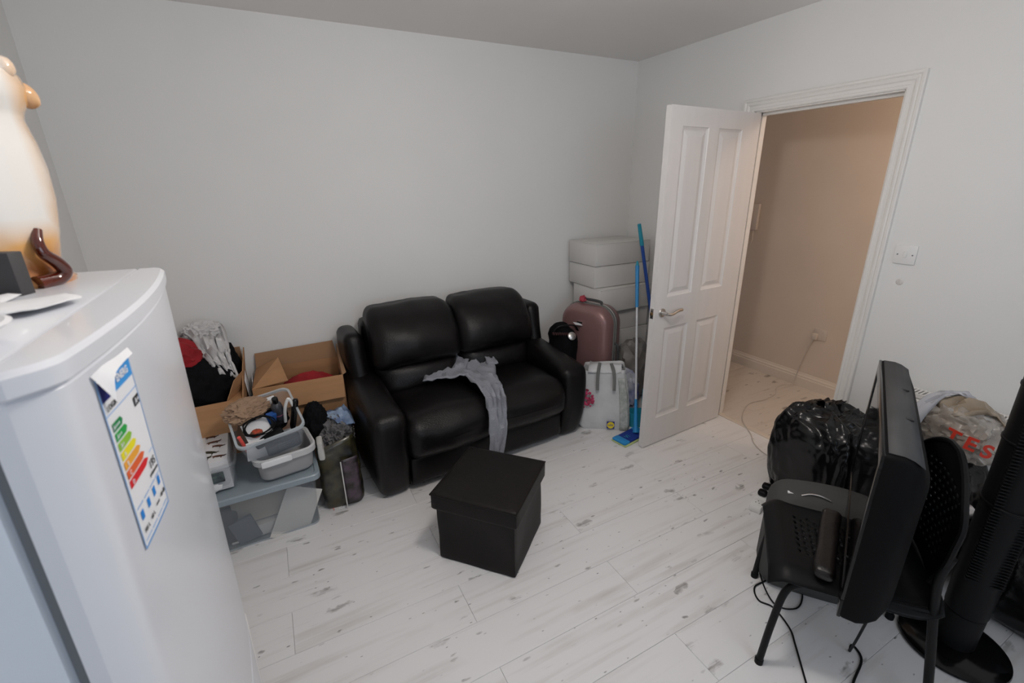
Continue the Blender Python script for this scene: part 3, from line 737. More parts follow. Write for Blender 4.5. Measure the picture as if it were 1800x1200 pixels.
# small clear tub with the printed white carton, on the lid's left
T1 = (-3.085, -.665, .307)
st = thing('small_clear_tub', 'small clear plastic tub holding a white printed carton, left on the large box lid', 'storage box', T1, math.radians(2))
tub('tub', .215, .34, .135, CLEAR, st, .92, rim=.008)
pc = thing('printed_carton', 'white carton printed with brown and green toy animals in the small tub', 'box', (T1[0]-.005, T1[1]-.01, T1[2]+.005), math.radians(2))
bm = bx((-.09, -.145, 0), (.09, .145, .150), .002); obj('carton', bm, mat('carton_white', (.70, .70, .72), .5), pc)
random.seed(12)
for i, (x, y, l_) in enumerate(((.02, .115, .05), (-.055, .10, .05), (.03, .055, .055), (.05, .005, .05), (.02, -.045, .06), (-.045, -.02, .045), (.055, -.10, .05), (-.01, -.095, .07), (-.06, .04, .04))):
    bm = blob((l_/2, l_*.17, .0008), i, .35, 2.5, 2, fine=.5)
    tube([(-.3*l_, 0, 0), (-.35*l_, -.3*l_, 0)], .0025, 5, bm=bm, flat=.3, k=2); tube([(.25*l_, 0, 0), (.3*l_, -.3*l_, 0)], .0025, 5, bm=bm, flat=.3, k=2)
    tube([(.4*l_, .02*l_, 0), (.6*l_, .16*l_, 0)], .003, 5, bm=bm, flat=.3, k=2)
    obj('printed_animal', bm, [TIGER, mat('animal_print_green', rgb(70, 66, 40), .6, col2=rgb(20, 20, 16), vs=70)][i % 3 == 1], pc, loc=(x, y, .1512), rot=(0, 0, random.uniform(-.5, .3)))
slab('batteries_pack', (.07, .012, .05), (T1[0]+.03, T1[1]-.163, T1[2]+.055), (.15, 0, 0), mat('teal_grey_print', (.10, .14, .14), .5, col2=(.02, .02, .03), vs=40), 'dark teal packet pressed against the front of the small clear tub', 'packet')
bm = blob((.045, .012, .022), 6, .3, 3, 3); g_ = obj('tissue', bm, PAPER, loc=(T1[0]+.0, T1[1]-.157, T1[2]+.026)); tag(g_, 'crumpled white tissue at the bottom front of the small clear tub', 'tissue')

# grey basin on the lid's right
GX, GY, GZ = -2.775, -.735, .307
gb = thing('grey_basin', 'light grey plastic basin with a white rim and handle on the large clear box', 'basin', (GX, GY, GZ), math.radians(8))
bm = bmesh.new(); loft(bm, [rr(.215, .195, .04, 0), rr(.235, .215, .045, .012), rr(.25, .24, .05, .105), rr(.24, .23, .045, .105), rr(.225, .205, .04, .015)])
obj('basin', bm, GREYBOX, gb, angle=30)
bm = bmesh.new(); ringloft(bm, [rr(.255, .245, .052, .095), rr(.278, .268, .06, .098), rr(.280, .270, .06, .125), rr(.262, .252, .055, .130), rr(.242, .232, .046, .122), rr(.242, .232, .046, .100)])
obj('rim', bm, mat('pale_grey_rim', (.55, .56, .57), .4), gb, angle=30)
obj('handle_grip', soft((.13, .012, .032), .006, 6, center=(-.045, -.138, .096)), mat('white_grip', (.75, .76, .78), .4), gb)
# upper clear tub, tilted forward, full of odds and ends
ut = thing('clear_tub', 'clear plastic tub of toiletries and cables tilted on top of the grey basin', 'storage box', (-2.81, -.715, .458), rot=(math.radians(17), math.radians(-6), math.radians(8)))
tub('tub', .275, .30, .155, CLEAR, ut, .86, rim=.007)
bm = bmesh.new(); ringloft(bm, [rr(.280, .305, .034, .143), rr(.292, .317, .04, .145), rr(.292, .317, .04, .157), rr(.272, .297, .034, .157), rr(.272, .297, .034, .145)]); obj('rim', bm, CLEARRIM, ut)
UM = ut.matrix_basis.copy()
def inut(name, bm, m, at, rot, label, cat):
    o = obj(name, bm, m); o.matrix_world = Matrix.LocRotScale(ut.location, ut.rotation_euler, None) @ Matrix.Translation(at) @ Matrix.Rotation(rot[2], 4, 'Z') @ Matrix.Rotation(rot[1], 4, 'Y') @ Matrix.Rotation(rot[0], 4, 'X')
    return tag(o, label, cat)
ph = inut('cordless_keypad', bx((-.075, -.009, 0), (.075, .009, .085), .006), mat('slate_plastic', (.035, .042, .06), .45), (.035, -.112, .012), (.10, 0, 0), 'dark slate phone with keypad pressed against the front of the upper clear tub', 'phone')
for i in range(8):
    for j in range(4):
        obj('key', bx((-.004, -.0105, 0), (.004, -.0088, .007)), mat('key_grey', (.10, .11, .14), .5) if i+j == 0 else bpy.data.materials['key_grey'], ph, smooth=False, loc=(-.02+i*.0115, 0, .014+j*.0145))
obj('screen', bx((-.066, -.0105, .018), (-.032, -.0088, .06)), mat('lcd', (.09, .10, .11), .2), ph, smooth=False)
inut('black_charger', soft((.13, .045, .035), .012, 6), BLACKP, (-.01, -.095, .085), (0, -.15, .1), 'black charger brick lying on the phone in the upper tub', 'charger')
inut('white_booklet', bx((-.05, -.004, 0), (.05, .004, .11), .001), PAPER, (-.075, -.10, .012), (.05, .15, .05), 'white booklet behind the coral pen in the upper tub', 'booklet')
inut('coral_pen', tube([(0, 0, 0), (0, .005, .125)], .0075, 8, k=2), PINKPEN, (-.108, -.085, .035), (0, -.12, 0), 'coral pink marker pen upright in the left of the upper tub', 'pen')
bo = inut('shampoo_bottle', lathe([(0, 0), (.024, 0), (.026, .004), (.026, .105), (.022, .122), (.012, .130), (.012, .134), (0, .134)], 24), mat('grey_bottle', (.045, .047, .055), .3, coat=.2), (.060, .03, .055), (0, .03, 0), 'dark grey cylindrical bottle with a black cap in the upper tub', 'bottle')
obj('cap', lathe([(0, .134), (.014, .134), (.014, .158), (.012, .160), (0, .160)], 20), BLACKG, bo)
obj('print_band', lathe([(.0262, .06), (.0264, .06), (.0264, .066), (.0262, .066)], 24), mat('mauve_print', rgb(150, 90, 120), .5), bo)
inut('hair_straightener', soft((.028, .025, .17), .011, 6), BLACKG, (.098, -.02, .035), (-.1, .30, 0), 'black hair straightener with silver trim leaning in the right of the upper tub', 'hair straightener')
inut('white_brush', tube([(0, 0, 0), (.01, 0, .08), (.032, 0, .135), (.045, -.006, .10), (.05, -.01, .07)], .0075, 8), WPLAST, (.078, .0, .075), (0, .05, 0), 'white curved handle beside the hair straightener in the upper tub', 'brush')
inut('blue_carton', bx((-.02, -.014, 0), (.02, .014, .055), .001), mat('blue_card', rgb(30, 80, 150), .5), (.018, .01, .095), (.1, .2, .3), 'small blue carton against the grey bottle', 'box')
inut('white_pill_box', bx((-.04, -.012, 0), (.04, .012, .03), .001), PAPER, (.03, .10, .135), (0, .05, .1), 'white medicine carton with a red print at the back of the upper tub', 'box')
mg = inut('printed_magazine', bx((-.055, -.06, 0), (.055, .06, .008), .001), PAPER, (-.045, -.045, .118), (.25, .0, .1), 'white magazine under the black cable in the upper tub', 'magazine')
obj('cover_picture', blob((.026, .022, .0012), 3, .2, 2, 3), mat('orange_green_print', rgb(200, 70, 40), .5, col2=rgb(50, 60, 40), vs=50), mg, loc=(-.01, -.01, .0088))
random.seed(5); P = []
for i in range(26):
    a = i*1.15; P.append((.055*math.cos(a)*(1+.3*random.random()), .040*math.sin(a)*(1+.4*random.random()), .008+.008*random.random()+i*.0006))
inut('black_cable', tube(P, .0028, 6, 5), BLACKP, (-.035, -.04, .130), (.25, 0, 0), 'tangled thin black cable on the magazine in the upper tub', 'cable')
heap('dark_pouch', (.08, .09, .05), (-2.80, -.66, .535), BLACKC, 'black bundle filling the middle of the upper clear tub', 16)['category'] = 'pouch'
bm = blob((.088, .062, .034), 9, .38, 2.2, 5, fine=.45)
g_ = inut('crumpled_paper', bm, KRAFT, (-.060, .075, .165), (.1, .1, .2), 'crumpled brown packing paper on the back left of the upper tub', 'paper')
heap('black_bundle', (.065, .08, .13), (-2.60, -.56, .40), BLACKC, 'black cloth bundle between the upper clear tub and the shopping bag', 19)

# patterned shopping bag with grey clothes
pb = thing('shopping_bag', 'dark photo-print shopping bag stuffed with grey cloth beside the sofa arm', 'bag', (-2.525, -.665, 0), math.radians(-4))
def bagfn(v):
    x, y, z = v; k = z/.37
    return (x*(1-.06*k)+.0*k, y*(1+.10*k)+.06*k*k, z+(.02*math.sin(x*20) if k > .8 else 0))
def open_bag(w_, d_, h_, seed, wr, ws, fn, lean=0):
    bm = bmesh.new(); R = []; nz = 14
    for j in range(nz+1):
        k = j/nz; base = rr(w_*(1-.10*(k < .05)), d_*(1-.10*(k < .05)), .03, h_*k, n=7); ring = []
        for i, p in enumerate(base):
            v = Vector(p); n_ = Vector((v.x, v.y, 0)).normalized()
            t = .5-1.4*abs(noise.noise(v*ws+Vector((seed, 0, 0))))+.4*noise.noise(v*ws*2.4)
            v += n_*wr*t*min(1, .3+k*2)
            ring.append(fn(v))
        R.append(ring)
    loft(bm, R, cap0=True, cap1=False); return bm
g_ = obj('bag_body', open_bag(.20, .24, .37, 3, .022, 11, bagfn), CAMO, pb); solid(g_, .002)
def gus(u, v):
    z = .02+.30*v; p = Vector((.085+.012*0-.0, -.118, z)); return (-.02+.085*u+.0, -.126-.004*math.sin(v*9)-.003*math.sin(u*7), z)
g_ = obj('printed_panel', quadgrid(lambda u, v: (.012+.080*u, -.130+.10*(.03+.29*v)/.37*-.12-.012+.02*u*u, .03+.27*v), 6, 12), PURPLE, pb); solid(g_, .002)
g_ = obj('seam_strip', bx((.006, -.150, .02), (.012, -.146, .30)), PAPERG, pb, smooth=False, rot=(math.radians(2), 0, 0))
obj('side_fold', soft((.03, .09, .10), .01, 6, wr=.004, ws=20, center=(-.075, -.07, .30)), PAPERG, pb)
text('A24', .018, PAPER, pb, (-.02, -.1515, .02), (PI/2, 0, .05)); text('S', .022, REDPR, pb, (-.06, -.1505, .022), (PI/2, 0, -.1))
heap('grey_clothing', (.085, .105, .10), (-2.515, -.60, .335), mat('grey_cotton', (.15, .145, .145), .9, var=.2, vs=10), 'crumpled grey clothing filling the dark shopping bag', 8, amp=.3, fr=2.6, fine=.6)
bm = ribbon([((-2.56, -.50, .43), (-2.44, -.48, .44)), ((-2.55, -.58, .445), (-2.42, -.55, .43)), ((-2.50, -.66, .43), (-2.415, -.66, .40))], 8, 5, wr=.02, ws=14, seed=8)
g_ = obj('pale_blue_packet', bm, mat('pale_blue_film', rgb(150, 170, 195), .3, col2=rgb(60, 85, 130), vs=9)); solid(g_, .003); tag(g_, 'shiny pale blue packet on top of the grey clothing in the shopping bag', 'packet')

# ------------------------------------------------------------------ corner right of the sofa
YB = -.20
lbls = ['topmost box of the white carton stack in the far corner', 'white carton second from the top of the corner stack', 'white carton third from the top, standing proud with its corner forward', 'white carton fourth from the top, beside the pink suitcase top', 'white carton fifth from the top, behind the suitcase side', 'white carton second from the floor in the corner stack', 'white carton at the bottom of the corner stack, mostly hidden by bags']
zt = [1.205, 1.040, .880, .700, .530, .345, .175, 0]
for i in range(7):
    h_ = zt[i]-zt[i+1]-.004; proud = .055 if i == 2 else (.02 if i in (4, 6) else 0); xo = [0, .006, -.0, .03, .02, .035, .01][i]
    t = thing('white_carton', lbls[i], 'box', (-.355+xo, -.205-proud, zt[i+1]), math.radians([0, -1.2, 1.5, -1, .6, 0, 1][i]), 'white cartons stacked in the corner')
    w2 = .255 if i != 2 else .245
    obj('carton_body', bx((-w2, -.165, 0), (w2, .165, h_-.004), .003), WCARD, t)
    g_ = obj('lid_flap', bx((-w2-.001, -.167, h_-.004), (w2+.001, .167, h_), .001), WCARD, t)
    obj('tape_seam', bx((-w2, -.006, h_), (w2, .006, h_+.0006)), PAPERG, t, smooth=False)
# suitcase
su = thing('suitcase', 'large rose pink hard-shell suitcase with a grey zip standing beside the sofa', 'suitcase', (-.665, -.415, 0), math.radians(-70))
def shell(s):
    def fn(v):
        x, y, z = v; return (x, y, z)
    bm = bmesh.new(); R = []
    for k, dz in ((0, 0), (.35, .002), (.65, .008), (.85, .022), (.96, .045), (1.0, .085)):
        y = s*(.018+.095*k); R.append(ring_case(.41-2*dz, .765-2*dz, .125-dz*.4, y))
    loft(bm, R); return obj('shell', bm, PINKCASE, su, angle=50)
def ring_case(w_, h_, r, y):
    return [(p[0], y, p[1]+.405) for p in rr(w_, h_, r, 0, n=8)]
shell(-1); shell(1)
bm = bmesh.new(); loft(bm, [ring_case(.412, .767, .125, -.022), ring_case(.422, .777, .13, -.018), ring_case(.422, .777, .13, .018), ring_case(.412, .767, .125, .022)]); obj('zip_band', bm, GREYZ, su)
bm = bmesh.new(); loft(bm, [ring_case(.424, .779, .13, -.004), ring_case(.428, .783, .132, -.003), ring_case(.428, .783, .132, .003), ring_case(.424, .779, .13, .004)]); obj('zip_teeth', bm, STEEL, su)
obj('side_handle', tube([(.211, 0, .33), (.235, 0, .36), (.235, 0, .50), (.211, 0, .53)], .010, 8), GREYT, su)
obj('top_handle', tube([(-.09, 0, .79), (-.07, 0, .812), (.07, 0, .812), (.09, 0, .79)], .010, 8), GREYT, su)
obj('emblem', soft((.045, .006, .012), .003, 4, center=(-.02, -.115, .66)), BLACKP, su)
for s in (-1, 1): obj('wheel', lathe([(0, -.012), (.020, -.012), (.022, 0), (.020, .012), (0, .012)], 16), BLACKP, su, loc=(s*.14, .03, .022), rot=(0, PI/2, 0))
g_ = obj('ribbon_bow', blob((.022, .022, .02), 3, .6, 3, 3, fine=.8), mat('raspberry_ribbon', rgb(170, 60, 75), .7), loc=(-.70, -.36, .815)); tag(g_, 'small raspberry ribbon bow tied at the top of the pink suitcase', 'ribbon')
# black holdall between sofa and suitcase
hb = thing('black_holdall', 'black holdall bag with a silver disc wedged between the sofa back and the pink suitcase', 'bag', (-.880, -.37, 0), math.radians(-12))
obj('bag_body', soft((.16, .20, .63), .06, 14, puff=(.02, .02, .02), wr=.014, ws=9, seed=7, ridge=True), BLACKC, hb)
obj('strap', tube([(-.10, -.06, .60), (-.06, -.07, .655), (.05, -.07, .66), (.10, -.04, .61)], .012, 8, flat=.4), BLACKP, hb)
for i in range(8): obj('strap_loop', soft((.010, .03, .016), .004, 3, center=(-.11+i*.017, -.105, .615-i*.002)), mat('dark_red_webbing', (.06, .02, .02), .8) if i == 0 else bpy.data.materials['dark_red_webbing'], hb)
g_ = obj('silver_disc', lathe([(0, .006), (.02, .007), (.03, 0), (0, 0)], 20), STEEL, hb, loc=(.02, -.128, .60), rot=(math.radians(60), 0, 0))
g_ = obj('white_tag', bx((-.03, -.02, 0), (.03, .02, .002)), PAPER, hb, smooth=False, loc=(.09, -.06, .662), rot=(.2, .25, .1))
# white reusable carrier
ca = thing('carrier_bag', 'white woven shopping bag with pink flowers and a yellow roundel at the sofa corner', 'bag', (-.775, -.740, 0), math.radians(-34))
def cafn(v):
    x, y, z = v; k = z/.42
    return (x*(1-.22*k*k), y*(1-.15*k)+.04*k, z+.02*math.sin(x*14)*max(0, k-.6))
g_ = obj('bag_body', open_bag(.34, .20, .42, 5, .014, 8, cafn), BAGW, ca); solid(g_, .002)
g_ = obj('side_print', quadgrid(lambda u, v: (.172-.0748*v*v*.5-.0, -.085+.17*u*(1-.15*v)+.04*v, .02+.37*v), 8, 14), BAGG, ca); solid(g_, .004, 0)
g_ = obj('corner_print', quadgrid(lambda u, v: ((.105+.060*u)*(1-.22*v*v), -.108*(1-.15*v)+.04*v-.003, .01+.36*v), 5, 12), BAGG, ca); solid(g_, .003, 0)
random.seed(3)
bm = bmesh.new()
for i in range(46):
    a = random.uniform(0, 2*PI); r_ = .055*math.sqrt(random.random())
    m4 = Matrix.Translation((-.13+r_*math.cos(a), -.107, .235+1.2*r_*math.sin(a))) @ Matrix.Diagonal((1, .35, 1, 1))
    bmesh.ops.create_icosphere(bm, subdivisions=1, radius=random.uniform(.007, .013), matrix=m4)
g_ = obj('flower_print', bm, PINKF, ca)
em = link('yellow_roundel', None, ca, (.045, -.111, .045), (math.radians(-3), 0, 0))
obj('roundel_square', bx((-.026, -.001, -.026), (.026, .001, .026)), BLUEPR, em, smooth=False)
obj('roundel_disc', lathe([(0, 0), (.024, 0), (.024, .001), (0, .001)], 28), YELLOW, em, loc=(0, -.001, 0), rot=(PI/2, 0, 0))
text('LiDL', .019, BLUEPR, em, (0, -.0028, 0), (PI/2, 0, 0), ext=.0003, bold=.0004)
for x in (-.055, .055):
    obj('strap', tube([(x, -.105, .30), (x, -.088, .38), (x*.9, -.062, .43), (x*.7, -.0, .455)], .011, 8, flat=.15), GREYZ, ca)
bm = ribbon([((-.12, -.06, .40), (.10, -.055, .41)), ((-.11, .0, .44), (.11, .0, .45)), ((-.10, .07, .44), (.13, .06, .40))], 8, 4, wr=.012, seed=4)
g_ = obj('folded_top', bm, BAGW, ca); solid(g_, .003)
# other bags behind the door
bm = blob((.085, .10, .17), 11, .25, 2.6, 4, base=-.16, fine=.6)
g_ = obj('plastic_bag', bm, mat('pale_bag_blue_print', (.50, .52, .58), .35, col2=rgb(40, 60, 150), vs=7)); g_.location = (-.545, -.69, .16)
tag(g_, 'crumpled white plastic bag with blue print between the white shopper and the mop', 'bag')
bm = blob((.15, .13, .24), 13, .2, 2.2, 4, base=-.235, fine=.5)
g_ = obj('grey_sack', bm, mat('grey_brown_sack', (.14, .13, .12), .5, col2=(.26, .25, .24), vs=8)); g_.location = (-.33, -.52, .24)
tag(g_, 'grey brown rubbish sack in front of the white cartons behind the door', 'bag')
dp = thing('dustpan', 'turquoise dustpan standing on the floor behind the flat mop', 'dustpan', (-.545, -.905, 0), math.radians(-30))
bm = bmesh.new(); loft(bm, [rr(.20, .07, .02, 0), rr(.22, .09, .02, .11), rr(.215, .085, .02, .11), rr(.19, .06, .018, .008)]); obj('pan', bm, CYAN, dp)
obj('handle', tube([(0, .04, .10), (0, .05, .17), (0, .055, .25)], .012, 8), CYAN, dp)
# flat mop
mp_ = thing('flat_mop', 'flat floor mop with a white pole and light blue grip resting on its blue head', 'mop', (-.745, -.995, 0))
obj('mop_head', soft((.235, .105, .016), .006, 6, center=(0, 0, .010)), NAVY, mp_, rot=(0, 0, math.radians(10)))
obj('end_clip', soft((.055, .107, .018), .006, 5, center=(-.093, 0, .010)), BLUE1, mp_, rot=(0, 0, math.radians(10)))
obj('end_clip', soft((.055, .107, .018), .006, 5, center=(.093, 0, .010)), BLUE1, mp_, rot=(0, 0, math.radians(10)))
obj('fringe', soft((.245, .118, .010), .004, 5, center=(0, -.002, .001)), LIME, mp_, rot=(0, 0, math.radians(10)))
text('Vi', .045, CYAN, mp_, (-.035, -.01, .0275), (0, 0, .2))
b0 = Vector((.045, 0, .03)); b1 = Vector((.325, .40, 1.085))
def along(t): return tuple(b0.lerp(b1, t))
obj('joint', tube([along(0), along(.05), along(.19)], .013, 10, rs=(.020, .009), k=3), BLUE1, mp_)
obj('pole', tube([along(.18), along(.74)], .0075, 10, k=2), WHITEM, mp_)
obj('grip', tube([along(.73), along(.80), along(.90), along(.98)], .014, 10, rs=(.011, .014)), BLUE1, mp_)
obj('hanging_loop', tube([along(.98), along(.995), along(1.01)], .008, 8, k=2, rs=(.013, .006)), CYAN, mp_)
# broom handle leaning
br = thing('broom', 'dark blue broom pole with a turquoise tip leaning behind the door', 'broom', (-.14, -.62, 0))
c0 = Vector((.03, -.02, .03)); c1 = Vector((-.275, .04, 1.345))
def al2(t): return tuple(c0.lerp(c1, t))
obj('pole', tube([al2(0), al2(.90)], .012, 10, k=2), BLUE2, br)
obj('tip', tube([al2(.89), al2(.95), al2(1)], .014, 10, k=3, rs=(.0145, .0125)), CYAN, br)
obj('brush_head', soft((.06, .26, .05), .015, 6, center=(.03, -.02, .025)), BLUE1, br)
obj('bristles', bx((.005, -.14, 0), (.055, .10, .028)), BLUE2, br, smooth=False)

# ------------------------------------------------------------------ rubbish bags by the right wall
def bin_bag(at, rad, seed, label, knot=True):
    t = thing('bin_bag', label, 'bin bag', at, 0, 'black bin bags by the radiator')
    bm = bmesh.new(); bmesh.ops.create_icosphere(bm, subdivisions=6, radius=1); of = Vector((seed*5.1, seed*2.7, seed*9.3))
    for v in bm.verts:
        n_ = v.co.normalized()
        q = Vector((n_.x, n_.y, n_.z*.8)); e = .62
        sx = math.copysign(abs(n_.x)**e, n_.x); sy2 = math.copysign(abs(n_.y)**e, n_.y); sz = math.copysign(abs(n_.z)**.75, n_.z)
        L = math.sqrt(sx*sx+sy2*sy2)*.5+.5*max(abs(sx), abs(sy2)); k = 1/max(.75, L**.3)
        a = math.atan2(n_.y, n_.x)
        t_ = .6*noise.noise(q*1.3+of)+.35*(.4-abs(noise.noise(Vector((q.x*2.4, q.y*2.4, q.z*1.0))*1.3+of))*1.6)+.14*(.4-1.8*abs(noise.noise(q*6+of)))
        pl_ = .05*max(0, n_.z-.2)*math.sin(a*13+4*noise.noise(q*2+of))
        f = 1+.16*t_+pl_
        v.co = Vector((sx*k*rad[0]*f, sy2*k*rad[1]*f, sz*rad[2]*f))
        v.co.z = max(v.co.z, -rad[2]*.9)+rad[2]*.9
    obj('sack', bm, BINBAG, t, angle=80)
    if knot:
        h_ = rad[2]
        bm = ribbon([((-.07, -.03, h_*1.80), (.03, -.05, h_*1.82)), ((-.05, .02, h_*1.93), (.05, -.01, h_*1.96)), ((-.01, .06, h_*1.95), (.11, .0, h_*1.92)), ((.03, .10, h_*1.86), (.15, .03, h_*1.82))], 8, 4, wr=.022, ws=18, seed=seed)
        g_ = obj('tied_neck', bm, BINBAG, t); solid(g_, .002)
    return t
bin_bag((-.335, -1.945, 0), (.205, .205, .285), 3, 'full black bin bag nearest the doorway, its ruffled neck up')
bin_bag((-.31, -2.355, 0), (.185, .185, .265), 6, 'black bin bag behind the television, half hidden by it')
bin_bag((-.31, -2.765, 0), (.18, .19, .25), 9, 'black bin bag on the floor behind the tower fan', knot=False)
bin_bag((-.32, -3.16, 0), (.20, .19, .24), 12, 'black bin bag at the right edge beyond the tower fan', knot=False)
# translucent supermarket carrier on top
tb = thing('supermarket_carrier', 'translucent white supermarket carrier bag with red lettering above the radiator', 'bag', (-.305, -2.395, .53), math.radians(-90))
bm = blob((.150, .095, .125), 21, .22, 2.2, 5, base=-.10, fine=.5)
for v in bm.verts: v.co.z += .11
obj('bag_body', bm, POLY, tb)
bm = blob((.10, .065, .075), 22, .3, 2.4, 4, base=-.07)
for v in bm.verts: v.co += Vector((-.02, 0, .09))
obj('contents', bm, BEIGE, tb)
bm = ribbon([((-.17, -.07, .02), (-.10, -.10, .02)), ((-.165, -.075, .12), (-.09, -.10, .13)), ((-.12, -.04, .22), (-.05, -.05, .24)), ((-.02, .0, .27), (.03, -.02, .25)), ((.04, .02, .22), (.07, 0, .19))], 8, 5, wr=.018, ws=14, seed=3)
g_ = obj('handle_loop', bm, POLYW, tb); solid(g_, .001)
bm = ribbon([((-.08, -.05, .20), (.0, -.07, .17)), ((-.02, -.03, .27), (.07, -.05, .22)), ((.05, .0, .24), (.12, -.03, .20)), ((.10, .02, .20), (.16, -.02, .14))], 8, 5, wr=.022, ws=15, seed=6)
g_ = obj('top_fold', bm, mat('beige_polythene', rgb(176, 160, 140), .4, var=.2, vs=10), tb); solid(g_, .002)
for ch_, y_, z_, r_, x_ in (('T', .022, .125, -8, -.118), ('E', .075, .115, 10, -.110), ('S', .120, .100, 32, -.092)):
    text(ch_, .072, REDPR, tb, (y_, x_, z_), (PI/2-.08, math.radians(8), math.radians(r_)), ext=.001, bold=.0022)
text('-', .06, mat('blue_dash', rgb(30, 60, 160), .5), tb, (-.015, -.120, .048), (PI/2, .2, 0), ext=.001, bold=.003)
# jars and a can in the crook behind the chair
ja = thing('glass_jar', 'small glass jar with a silver lid below the supermarket carrier', 'jar', (-.60, -2.41, .40), rot=(.5, .25, 0))
obj('jar_glass', lathe([(0, 0), (.030, 0), (.034, .006), (.034, .075), (.028, .085), (0, .085)], 24), mat('jar_glass', (.35, .36, .38), .1, alpha=.6), ja)
obj('lid', lathe([(0, .085), (.031, .085), (.032, .088), (.032, .100), (.029, .103), (0, .102)], 28), STEEL, ja)
cn = obj('drink_can', lathe([(0, 0), (.022, 0), (.026, .006), (.026, .095), (.021, .105), (0, .104)], 24), STEEL, loc=(-.585, -2.50, .40), rot=(1.2, .2, .9)); tag(cn, 'silver can lying beside the glass jar among the bin bags', 'can')

# ------------------------------------------------------------------ power strip and plugs
ps = thing('power_strip', 'white four-way power strip on the floor by the bin bag', 'power strip', (-.545, -1.815, 0), math.radians(19))
obj('strip_body', bx((-.15, -.028, 0), (.15, .028, .038), .006), WPLAST, ps)
for i in range(4):
    k = link('socket_face', None, ps, (-.105+i*.072, 0, .038))
    obj('socket_plate', bx((-.026, -.022, 0), (.026, .022, .0015), .001), WPLAST, k)
    for dx_, dy_ in ((-.008, -.008), (-.008, .008), (.010, 0)): obj('pin_hole', bx((dx_-.003, dy_-.002, .0015), (dx_+.003, dy_+.002, .0022)), BLACKPR, k, smooth=False)
for i, (u, lbl) in enumerate(((-.033, 'black three-pin plug in the power strip, nearest its free end'), (.039, 'black three-pin plug in the power strip, nearer the bin bag'))):
    c_, s_ = math.cos(math.radians(19)), math.sin(math.radians(19))
    t = thing('plug', lbl, 'plug', (-.545+u*c_, -1.815+u*s_, .0402), math.radians(19), 'black plugs in the power strip')
    obj('plug_body', soft((.040, .044, .030), .012, 7), BLACKP, t)
    obj('cable_grip', tube([(0, -.018, .016), (.004, -.040, .018), (.010, -.058, .012)], .006, 8, rs=(.008, .004)), BLACKP, t)
P = [(-.535, -1.885, .050), (-.56, -1.93, .012), (-.66, -1.97, .004), (-.80, -2.00, .004), (-.90, -2.07, .004), (-1.00, -2.16, .004), (-1.10, -2.165, .004), (-1.145, -2.215, .004), (-1.125, -2.265, .004), (-1.155, -2.35, .004), (-1.20, -2.40, .004), (-1.30, -2.50, .004), (-1.42, -2.62, .004), (-1.55, -2.70, .004)]
tag(obj('black_flex', tube(P, .0034, 7), BLACKP), 'black flex curling from the power strip past the front chair leg to the foreground', 'cable')
P = [(-.465, -1.86, .052), (-.50, -1.93, .008), (-.62, -2.03, .004), (-.75, -2.07, .004), (-.88, -2.04, .004), (-1.02, -2.13, .010), (-1.11, -2.255, .010), (-1.05, -2.31, .004), (-.96, -2.28, .004), (-.88, -2.20, .004), (-.80, -2.22, .004)]
tag(obj('black_lead', tube(P, .003, 7), BLACKP), 'thin black lead looping under the chair from the power strip', 'cable')

# ------------------------------------------------------------------ chair
ch = thing('stacking_chair', 'black plastic chair with a perforated seat and back holding the television', 'chair', (-1.074, -2.43, 0), math.radians(37.7))
SZ = .425
def holes(nu, nv, u0, u1, v0, v1):
    def f(i, j):
        if not (u0*nu <= i < u1*nu and v0*nv <= j < v1*nv): return False
        jj = j % 3; off = 0 if (j//3) % 2 == 0 else 2
        return jj == 1 and (i+off) % 4 in (0, 1)
    return f
def seatf(u, v):
    x = -.225+.45*u; y = -.19+.44*v
    ed = max(0, abs(u-.5)-.36)/.14; z = SZ-.030*ed*ed-.035*max(0, (v-.86)/.14)**2+.012*math.sin(v*PI)*0
    z -= .010*math.cos((u-.5)*PI)*math.sin(v*PI); z += .03*max(0, (.12-v)/.12)**2
    cx = 1-.06*max(0, (v-.8)/.2)**2-.05*max(0, (.2-v)/.2)
    return ((x)*cx, y, z)
g_ = obj('seat', quadgrid(seatf, 60, 60, holes(60, 60, .28, .72, .2, .8)), BLACKP, ch, angle=60); solid(g_, .006, -1)
def backf(u, v):
    wv = .215-.012*(1-v)-.055*max(0, (v-.70)/.30)**2.2-.03*max(0, (.2-v)/.2)**2
    x = (2*u-1)*wv; z = .50+.36*v-.085*(abs(2*u-1)**2.2)*v
    y = -.150-.018*v-.016*(1-(2*u-1)**2)
    return (x, y, z)
g_ = obj('backrest', quadgrid(backf, 56, 48, holes(56, 48, .15, .86, .12, .82)), BLACKP, ch, angle=60); solid(g_, .005, 0)
rim = [backf(u, v) for u, v in ((0, 0), (0, .3), (0, .6), (0, .8), (.03, .93), (.15, 1), (.35, 1), (.5, 1), (.65, 1), (.85, 1), (.97, .93), (1, .8), (1, .6), (1, .3), (1, 0))]
obj('back_rim', tube(rim, .009, 8, k=3), BLACKP, ch)
for s in (-1, 1):
    obj('leg', tube([(s*.205, .225, .012), (s*.205, .212, .20), (s*.198, .190, .345), (s*.185, .13, SZ-.040)], .0115, 10), BLACKP, ch)
    obj('leg', tube([(s*.193, -.243, .012), (s*.196, -.20, .26), (s*.200, -.165, .45), (s*.204, -.155, .55), (s*.206, -.165, .62)], .0125, 10), BLACKP, ch)
    obj('seat_rail', tube([(s*.19, .17, SZ-.018), (s*.192, .0, SZ-.024), (s*.197, -.165, SZ-.010)], .010, 8), BLACKP, ch)
    for y, x in ((.225, s*.205), (-.243, s*.193)): obj('foot_cap', lathe([(0, 0), (.014, 0), (.0145, .018), (.012, .022), (0, .022)], 12), BLACKP, ch, loc=(x, y, 0))
